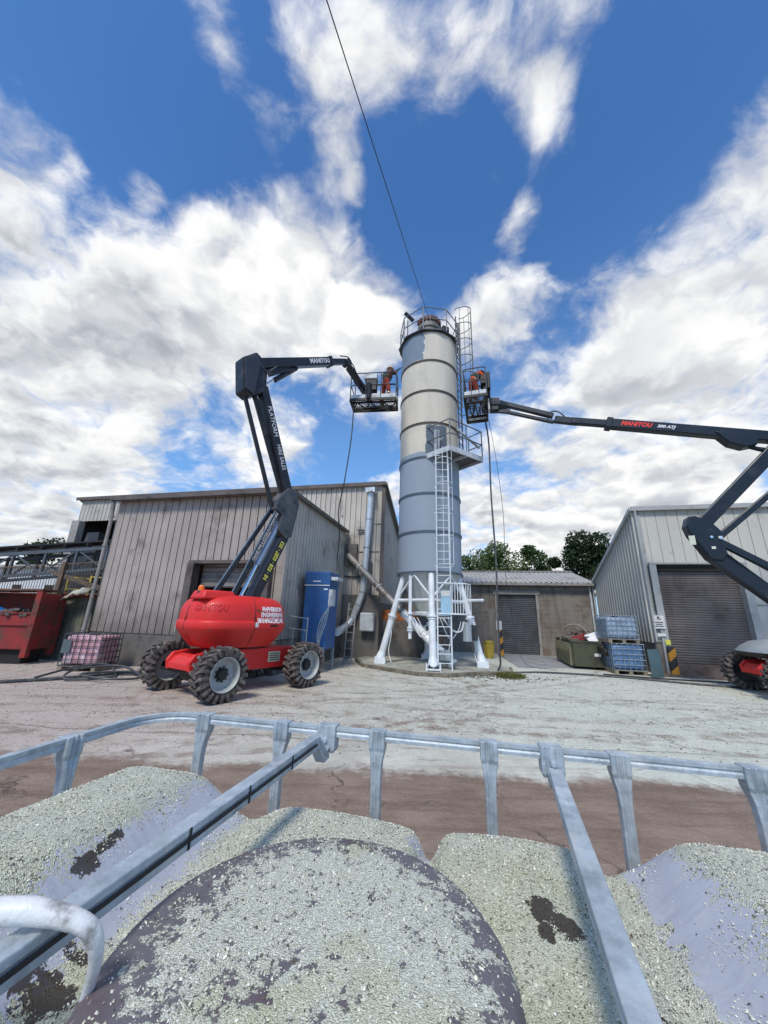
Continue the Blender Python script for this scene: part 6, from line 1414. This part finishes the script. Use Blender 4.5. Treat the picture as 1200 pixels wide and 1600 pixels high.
# tar-dark clots
def clot(cx, cy, rx, ry, k=1.):
    dx = S.math('DIVIDE', S.math('SUBTRACT', x, cx), rx); dy = S.math('DIVIDE', S.math('SUBTRACT', y, cy), ry)
    d2 = S.math('ADD', S.math('MULTIPLY', dx, dx), S.math('MULTIPLY', dy, dy))
    return S.mr(S.math('ADD', d2, S.math('MULTIPLY', S.math('SUBTRACT', n_b, .5), 7.5)), .75, 1.0, k, 0)
cl_ = clot(.722, -.247, .017, .017)
for a_ in ((.746, -.262, .014, .016), (.722, -.275, .008, .014), (.232, -.31, .006, .020), (.236, -.345, .010, .014), (.30, -.42, .03, .016), (.29, -.385, .014, .008), (.33, -.46, .02, .012), (.34, -.40, .010, .006), (.79, -.33, .012, .006)): cl_ = S.math('MAXIMUM', cl_, clot(*a_))
colr = S.mix(S.math('MULTIPLY', cl_, .93), colr, (.028, .017, .013))
S.put(b.inputs['Base Color'], colr); S.put(b.inputs['Roughness'], S.math('ADD', .42, S.math('MULTIPLY', keep, .4)))
hgt = S.math('ADD', S.math('MULTIPLY', S.math('MULTIPLY', S.math('SUBTRACT', 1, ve), keep), .9), S.math('MULTIPLY', S.math('MULTIPLY', n_c, .5), S.math('ADD', .25, keep)))
bumpn(S, b, hgt, .7, .003)
me = bpy.data.meshes.new('plastic_body'); me.from_pydata(vs, [], fs); me.materials.append(pm_)
for p in me.polygons: p.use_smooth = True
o = bpy.data.objects.new('plastic_body', me); COL.objects.link(o); o.parent = fc
# lid
LCX, LCY, LR, LZ = .524, -.402, .164, 1.348
prof = [(0, .001), (.05, .001), (.105, .0002), (.140, -.0012), (.154, -.0055), (.161, -.014), (.164, -.030), (.162, -.045), (.157, -.050), (.157, -.062), (.162, -.066), (.162, -.085), (.13, -.10)]
mb = MB(); mb.lathe([(max(r_, 1e-5), h_) for r_, h_ in prof], (LCX, LCY, LZ), n=96)
lm_, S, co, b = custom('dusted maroon lid')
x, y, z = S.sep(co); rx = S.math('SUBTRACT', x, LCX); ry = S.math('SUBTRACT', y, LCY)
rad = S.math('SQRT', S.math('ADD', S.math('MULTIPLY', rx, rx), S.math('MULTIPLY', ry, ry)))
n1_ = S.noise(co, 30, 9, .78); n2_ = S.noise(S.vm('ADD', co, (3, 1, 0)), 105, 6, .78); n3_ = S.noise(co, 7, 4, .6)
vc = S.vor(co, 900, 'Color'); ve = S.vor(co, 750, 'Distance')
lidc = S.mix(n1_, (.085, .072, .085), (.19, .18, .205)); lidc = S.mix(S.mr(n3_, .5, .66, 0, .5), lidc, (.085, .04, .04))
lidc = S.mix(S.mr(n2_, .60, .68, 0, .7), lidc, (.38, .38, .36))
chip = S.mix(S.mr(S.sep(vc)[0], .0, 1., 0, 1, False), (.42, .43, .34), (.70, .71, .60)); chip = S.mix(S.mr(S.sep(vc)[1], .88, .92, 0, .9), chip, (.84, .85, .78))
chip = S.mix(S.mr(n3_, .5, .66, 0, .5), chip, (.48, .48, .27))
cover = S.math('ADD', S.math('SUBTRACT', S.math('ADD', S.math('MULTIPLY', n1_, 1.1), S.math('MULTIPLY', n2_, 1.45)), .945), S.mr(rad, .095, .162, .0, -.30))
cover = S.math('SUBTRACT', cover, S.mr(S.noise(co, 16, 5, .7), .52, .66, 0, .10))
cover = S.math('ADD', cover, S.math('MULTIPLY', S.mr(S.math('ADD', rx, S.math('MULTIPLY', ry, 1.0)), -.12, .10, -.06, .05), 1.))
km = S.mr(cover, .155, .205, 0, 1)
colr = S.mix(km, lidc, chip); colr = S.mix(S.mr(S.noise(co, 36, 5, .7), .66, .70, 0, .9), colr, (.03, .022, .03))
S.put(b.inputs['Base Color'], colr); S.put(b.inputs['Roughness'], S.math('ADD', .5, S.math('MULTIPLY', km, .3)))
bumpn(S, b, S.math('ADD', S.math('MULTIPLY', S.math('MULTIPLY', S.math('SUBTRACT', 1.3, ve), km), .9), S.math('MULTIPLY', n2_, .4)), .7, .003)
lid = mb.build('lid', lm_, fc, smooth=True)
mb = MB(); mb.lathe([(.12, -.10), (.132, -.06), (.132, .0), (.12, .0)], (LCX, LCY, LZ-.02), n=48, closed=True); mb.build('neck', black_m, fc, smooth=True)
mb = MB()
for an_, w_ in ((R(4), .055), (R(-32), .05), (R(168), .055)):
    p = V((LCX+(LR+.004)*math.cos(an_), LCY+(LR+.004)*math.sin(an_), LZ-.052)); mb.tube([p+V((-math.sin(an_), math.cos(an_), 0))*w_*.5*s_ for s_ in (-1, -.5, 0, .5, 1)], [.004, .011, .013, .011, .004], 10)
mb.build('lid_grip', mat('dark lid grip', (.03, .012, .012), .4), fc, smooth=True)
# cage: rim bar, posts, two top bars
mb = MB(); zr = ZR; cr = .085
rim = [(0, -LD, 0), (0, -cr-.05, 0)]+[(cr-cr*math.cos(a_), -cr+cr*math.sin(a_), 0) for a_ in np.linspace(0, math.pi/2, 10)]+[(x_, 0, 0) for x_ in np.linspace(.15, LW-.1, 24)]+[(LW-cr+cr*math.sin(a_), -cr+cr*math.cos(a_), 0) for a_ in np.linspace(0, math.pi/2, 10)]+[(LW, -LD, 0)]
rim = [V(p)+UP*(zr) for p in rim]
def strip(mb, path, hw, hh, upv=UP, dent=.0015):
    """box-section bar swept along a path, with a shallow rolled groove along its outer faces"""
    sec = [(-hw, -hh), (hw, -hh), (hw, -hh*.35), (hw-dent, 0), (hw, hh*.35), (hw, hh), (hw*.35, hh), (0, hh-dent*.5), (-hw*.35, hh), (-hw, hh), (-hw, hh*.35), (-hw+dent, 0), (-hw, -hh*.35)]
    n_ = len(sec); vs = []
    for i, p in enumerate(path):
        t_ = (path[min(i+1, len(path)-1)]-path[max(i-1, 0)]).normalized(); s_ = t_.cross(upv).normalized(); u_ = s_.cross(t_)
        vs += [p+s_*a_+u_*b_ for a_, b_ in sec]
    fs = [(i*n_+j, i*n_+(j+1) % n_, (i+1)*n_+(j+1) % n_, (i+1)*n_+j) for i in range(len(path)-1) for j in range(n_)]
    fs += [tuple(range(n_)), tuple((len(path)-1)*n_+j for j in range(n_))]; mb.add(vs, fs)
strip(mb, rim, .0065, .0080); cg = mb.build('cage_rim', cagem_, fc)
def post(x_, y_, along, inward, zt=ZR+.010, zb=.3):
    """flattened tube post: wide crimped head over the rim, narrowing below"""
    al, iw = V(along), V(inward); base = V((x_, y_, 0))
    lv = [(zt, .0150, .012), (zt-.028, .0150, .012), (zt-.034, .0140, .0105), (zt-.050, .0108, .008), (zt-.075, .0088, .0075), (zb, .0088, .0075)]
    vs = []; n_ = 12
    for z_, hw, hd in lv:
        ins = .0 if z_ > zt-.034 else min(.006, (zt-.034-z_)*.3)
        sec = [(-hw, -hd), (-hw*.55, -hd*1.15), (-hw*.3, -hd*.7), (hw*.0, -hd*1.1), (hw*.3, -hd*.7), (hw*.55, -hd*1.15), (hw, -hd), (hw, hd), (hw*.4, hd), (0, hd*.8), (-hw*.4, hd), (-hw, hd)]
        vs += [base+al*a_-iw*(b_)+iw*ins+UP*z_ for a_, b_ in sec]
    fs = [(i*n_+j, i*n_+(j+1) % n_, (i+1)*n_+(j+1) % n_, (i+1)*n_+j) for i in range(len(lv)-1) for j in range(n_)]
    fs += [tuple(range(n_)), tuple((len(lv)-1)*n_+j for j in range(n_))]
    mb = MB(); mb.add(vs, fs); return mb.build('cage_post', cagem_, fc, bevel=.0012)
for x_ in (.115, .291, .487, .689, .897, 1.085): post(x_, 0, (1, 0, 0), (0, -1, 0))
for y_ in (-.19, -.40, -.60, -.80): post(0, y_, (0, 1, 0), (1, 0, 0)); post(LW, y_, (0, -1, 0), (-1, 0, 0))
mb = MB()
for z_ in (1.12, .88, .64): strip(mb, [p-UP*(zr-z_) for p in rim], .006, .007)
mb.build('cage_ring', cagem_, fc)
for xb, wd in ((.387, .0092), (.792, .0100)):
    mb = MB(); zt = ZR+.012
    # crimped bracket over the rim
    lv = [(zt, .0185, .0135), (zt-.040, .0185, .0135), (zt-.046, .016, .012)]
    vs = []; n_ = 10
    for z_, hw, hd in lv:
        sec = [(-hw, -hd), (-hw*.7, -hd*1.12), (-hw*.45, -hd*.85), (-hw*.2, -hd*1.12), (hw*.2, -hd*1.12), (hw*.45, -hd*.85), (hw*.7, -hd*1.12), (hw, -hd), (hw, hd), (-hw, hd)]
        vs += [V((xb+a_, b_, z_)) for a_, b_ in sec]
    fs = [(i*n_+j, i*n_+(j+1) % n_, (i+1)*n_+(j+1) % n_, (i+1)*n_+j) for i in range(len(lv)-1) for j in range(n_)]+[tuple(range(n_)), tuple((len(lv)-1)*n_+j for j in range(n_))]
    mb.add(vs, fs)
    mb.tube([(xb, -.014, zt-.024), (xb, -.020, zt-.024)], .0045, 10)
    br_ = mb.build('bar_bracket', cagem_, fc, bevel=.001)
    sk_ = -.052 if xb < .5 else -.10
    zz_ = ZR-.003 if xb < .5 else ZR-.012
    xx_ = lambda y_: xb-sk_*(y_)*(-1)*-1
    xx_ = lambda y_: xb+sk_*(-y_)
    hh_ = .0100 if xb < .5 else .0075
    mb = MB(); path = [V((xb, -.012, zt-.044)), V((xx_(.0), -.03, zt-.046)), V((xx_(-.06), -.06, zz_)), V((xx_(-.5), -.5, zz_)), V((xx_(-.94), -.94, zz_)), V((xx_(-.99), -.99, zt-.045))]
    strip(mb, path, wd, hh_, dent=.002); tb_ = mb.build('top_bar', cagem_, fc, bevel=.0012)
    if xb < .5:
        mb = MB(); mb.bar((xx_(-.07)+wd+.0004, -.07, zz_-.001), (xx_(-.93)+wd+.0004, -.93, zz_-.001), .0016, .003)
        for yq in (-.16, -.27, -.37): mb.bar((xx_(yq)+wd+.0005, yq, zz_-.009), (xx_(yq)+wd+.0005, yq, zz_+.0095), .0016, .0022, up=(0, 1, 0))
        mb.build('dark_seam', black_m, tb_)
# moulded white strap beside the lid
mb = MB(); mb.tube(spline([(.16, -.60, 1.400), (.27, -.545, 1.405), (.345, -.513, 1.405), (.372, -.500, 1.400), (.394, -.490, 1.390), (.395, -.480, 1.368), (.380, -.466, 1.330)], 8), [.0088-.0050*min(1, max(0, i-8)/36) for i in range(49)], 14); mb.build('filler_strap', mat('scuffed white plastic', (.70, .71, .71), .4, var=.12, scale=30, dirt=.42, dirtcol=(.22, .21, .20), dscale=45, bump=.15, bscale=60), fc, smooth=True)
mb = MB(); mb.box((LW/2, -LD/2, .34), (LW+.02, LD+.02, .12)); mb.box((LW/2, -LD/2, .10), (LW-.1, LD-.1, .2)); mb.build('pallet', wood, fc, bevel=.01)
# loose chips lying on top
NCH = 110000
cx_ = rng.uniform(.05, LW-.04, NCH); cy_ = rng.uniform(-.80, -.05, NCH)
def nzf(x_, y_): return .035*np.sin(x_*47+np.sin(y_*31)*2)+.03*np.sin(y_*63+x_*29)+.02*np.sin(x_*131-y_*117)
wxx = cx_+nzf(cx_, cy_)*.5
bare_ = ((wxx > .225) & (wxx < .287)) | ((wxx > .846) & (wxx < .905))
dl_ = np.hypot(cx_-LCX, cy_-LCY); onlid = dl_ < LR-.004
lidcov = nzf(cx_*3.2, cy_*3.2)*5+nzf(cx_*9, cy_*9)*4+.28-(dl_/LR)**4*.60
clt = np.zeros(NCH, bool)
for a_ in ((.722, -.247, .017, .017), (.746, -.262, .014, .016), (.722, -.275, .008, .014), (.236, -.345, .008, .012), (.30, -.42, .03, .016)): clt |= ((cx_-a_[0])/a_[2])**2+((cy_-a_[1])/a_[3])**2 < .55+.45*rng.random(NCH)
pb = np.clip(np.minimum((wxx-.215)/.022, (.300-wxx)/.02), 0, 1); pb = np.maximum(pb, np.clip(np.minimum((wxx-.838)/.014, (.925-wxx)/.04), 0, 1))
keepm = ~clt & (rng.random(NCH) > pb*.93) & (~onlid | (lidcov > rng.random(NCH)*.9-.25)) & ~((dl_ > LR-.004) & (dl_ < LR+.006))
cx_, cy_, dl_, onlid = cx_[keepm], cy_[keepm], dl_[keepm], onlid[keepm]; n_ = len(cx_)
cz_ = np.where(onlid, LZ+np.interp(dl_, [p[0] for p in prof[:6]], [p[1] for p in prof[:6]]), topz(cx_, cy_))+.0006
s_ = rng.gamma(3.0, .00019, n_)+.00022; s_ = np.minimum(s_, .0021)
a1 = rng.uniform(0, 6.28, n_); tl = rng.normal(size=(n_, 2))*.35
u_ = np.stack([np.cos(a1), np.sin(a1), tl[:, 0]], 1)*s_[:, None]; w_ = np.stack([-np.sin(a1), np.cos(a1), tl[:, 1]], 1)*(s_*rng.uniform(.4, .9, n_))[:, None]
P = np.stack([cx_, cy_, cz_], 1); up_ = np.zeros((n_, 3)); up_[:, 2] = s_*rng.uniform(.5, 1.2, n_)
q = np.stack([P-u_, P-w_, P+u_, P+w_, P+up_+u_*.2], 1).reshape(-1, 3)
me = bpy.data.meshes.new('stone_chips'); b0 = (np.arange(n_)*5)[:, None]
ff = np.concatenate([b0+np.array([[0, 1, 4]]), b0+np.array([[1, 2, 4]]), b0+np.array([[2, 3, 4]]), b0+np.array([[3, 0, 4]])], 0)
me.vertices.add(len(q)); me.vertices.foreach_set('co', q.ravel()); me.loops.add(ff.size); me.loops.foreach_set('vertex_index', ff.ravel().astype(np.int32))
me.polygons.add(len(ff)); me.polygons.foreach_set('loop_start', (np.arange(len(ff))*3).astype(np.int32)); me.update(calc_edges=True); me.validate()
cm, S, co, b = custom('chip flakes'); rn = S.n('ShaderNodeNewGeometry').outputs['Random Per Island']
cc = S.mix(S.mr(rn, 0, .8, 0, 1, False), (.40, .41, .31), (.70, .71, .58)); cc = S.mix(S.math('GREATER_THAN', rn, .94), cc, (.82, .83, .74)); cc = S.mix(S.math('LESS_THAN', rn, .14), cc, (.09, .08, .06))
S.put(b.inputs['Base Color'], cc); b.inputs['Roughness'].default_value = .45
me.materials.append(cm); o = bpy.data.objects.new('stone_chips', me); COL.objects.link(o); o.location = OX; o.rotation_euler = (0, 0, fa)
tag(o, 'pale green stone chips strewn over the container top and its lid', 'stone chips', kind='stuff')

# ------------------------------------------------------------------ repeated pieces of a thing become parts of their own
def split_loose(ob):
    me = ob.data; nv = len(me.vertices); par = list(range(nv))
    def find(i):
        while par[i] != i: par[i] = par[par[i]]; i = par[i]
        return i
    for p in me.polygons:
        v0 = find(p.vertices[0])
        for v in p.vertices[1:]:
            q_ = find(v)
            if q_ != v0: par[q_] = v0
    groups = {}
    for p in me.polygons: groups.setdefault(find(p.vertices[0]), []).append(p)
    if len(groups) < 2 or len(groups) > 60: return
    base = ob.name.split('.')[0]
    for ps in groups.values():
        ids = sorted({v for p in ps for v in p.vertices}); mp = {v: i for i, v in enumerate(ids)}
        m2 = bpy.data.meshes.new(base); m2.from_pydata([me.vertices[v].co[:] for v in ids], [], [[mp[v] for v in p.vertices] for p in ps])
        for i, p in enumerate(ps): m2.polygons[i].use_smooth = p.use_smooth
        m2.materials.append(me.materials[0])
        if ps[0].use_smooth:
            try: m2.set_sharp_from_angle(angle=R(38))
            except Exception: pass
        o2 = bpy.data.objects.new(base, m2); COL.objects.link(o2); o2.parent = ob.parent
        for md in ob.modifiers:
            if md.type == 'BEVEL': n_ = o2.modifiers.new('bevel', 'BEVEL'); n_.width = md.width; n_.segments = 2; n_.limit_method = 'ANGLE'; n_.angle_limit = R(40)
    bpy.data.objects.remove(ob)
SPLIT = {'post', 'plinth_wall', 'axle', 'stand', 'flange', 'bracket', 'joint_band', 'pivot_pin', 'sticker', 'stile', 'rung', 'ladder_rung', 'ladder_stile', 'axle_bracket', 'rib', 'board', 'window', 'drainpipe', 'load_cell', 'filter_louvre', 'lid_grip', 'fan_box', 'sheet_lap', 'reflective_strip'}
for ob in [o_ for o_ in bpy.data.objects if o_.type == 'MESH' and o_.parent and o_.name.split('.')[0] in SPLIT and not o_.children]: split_loose(ob)
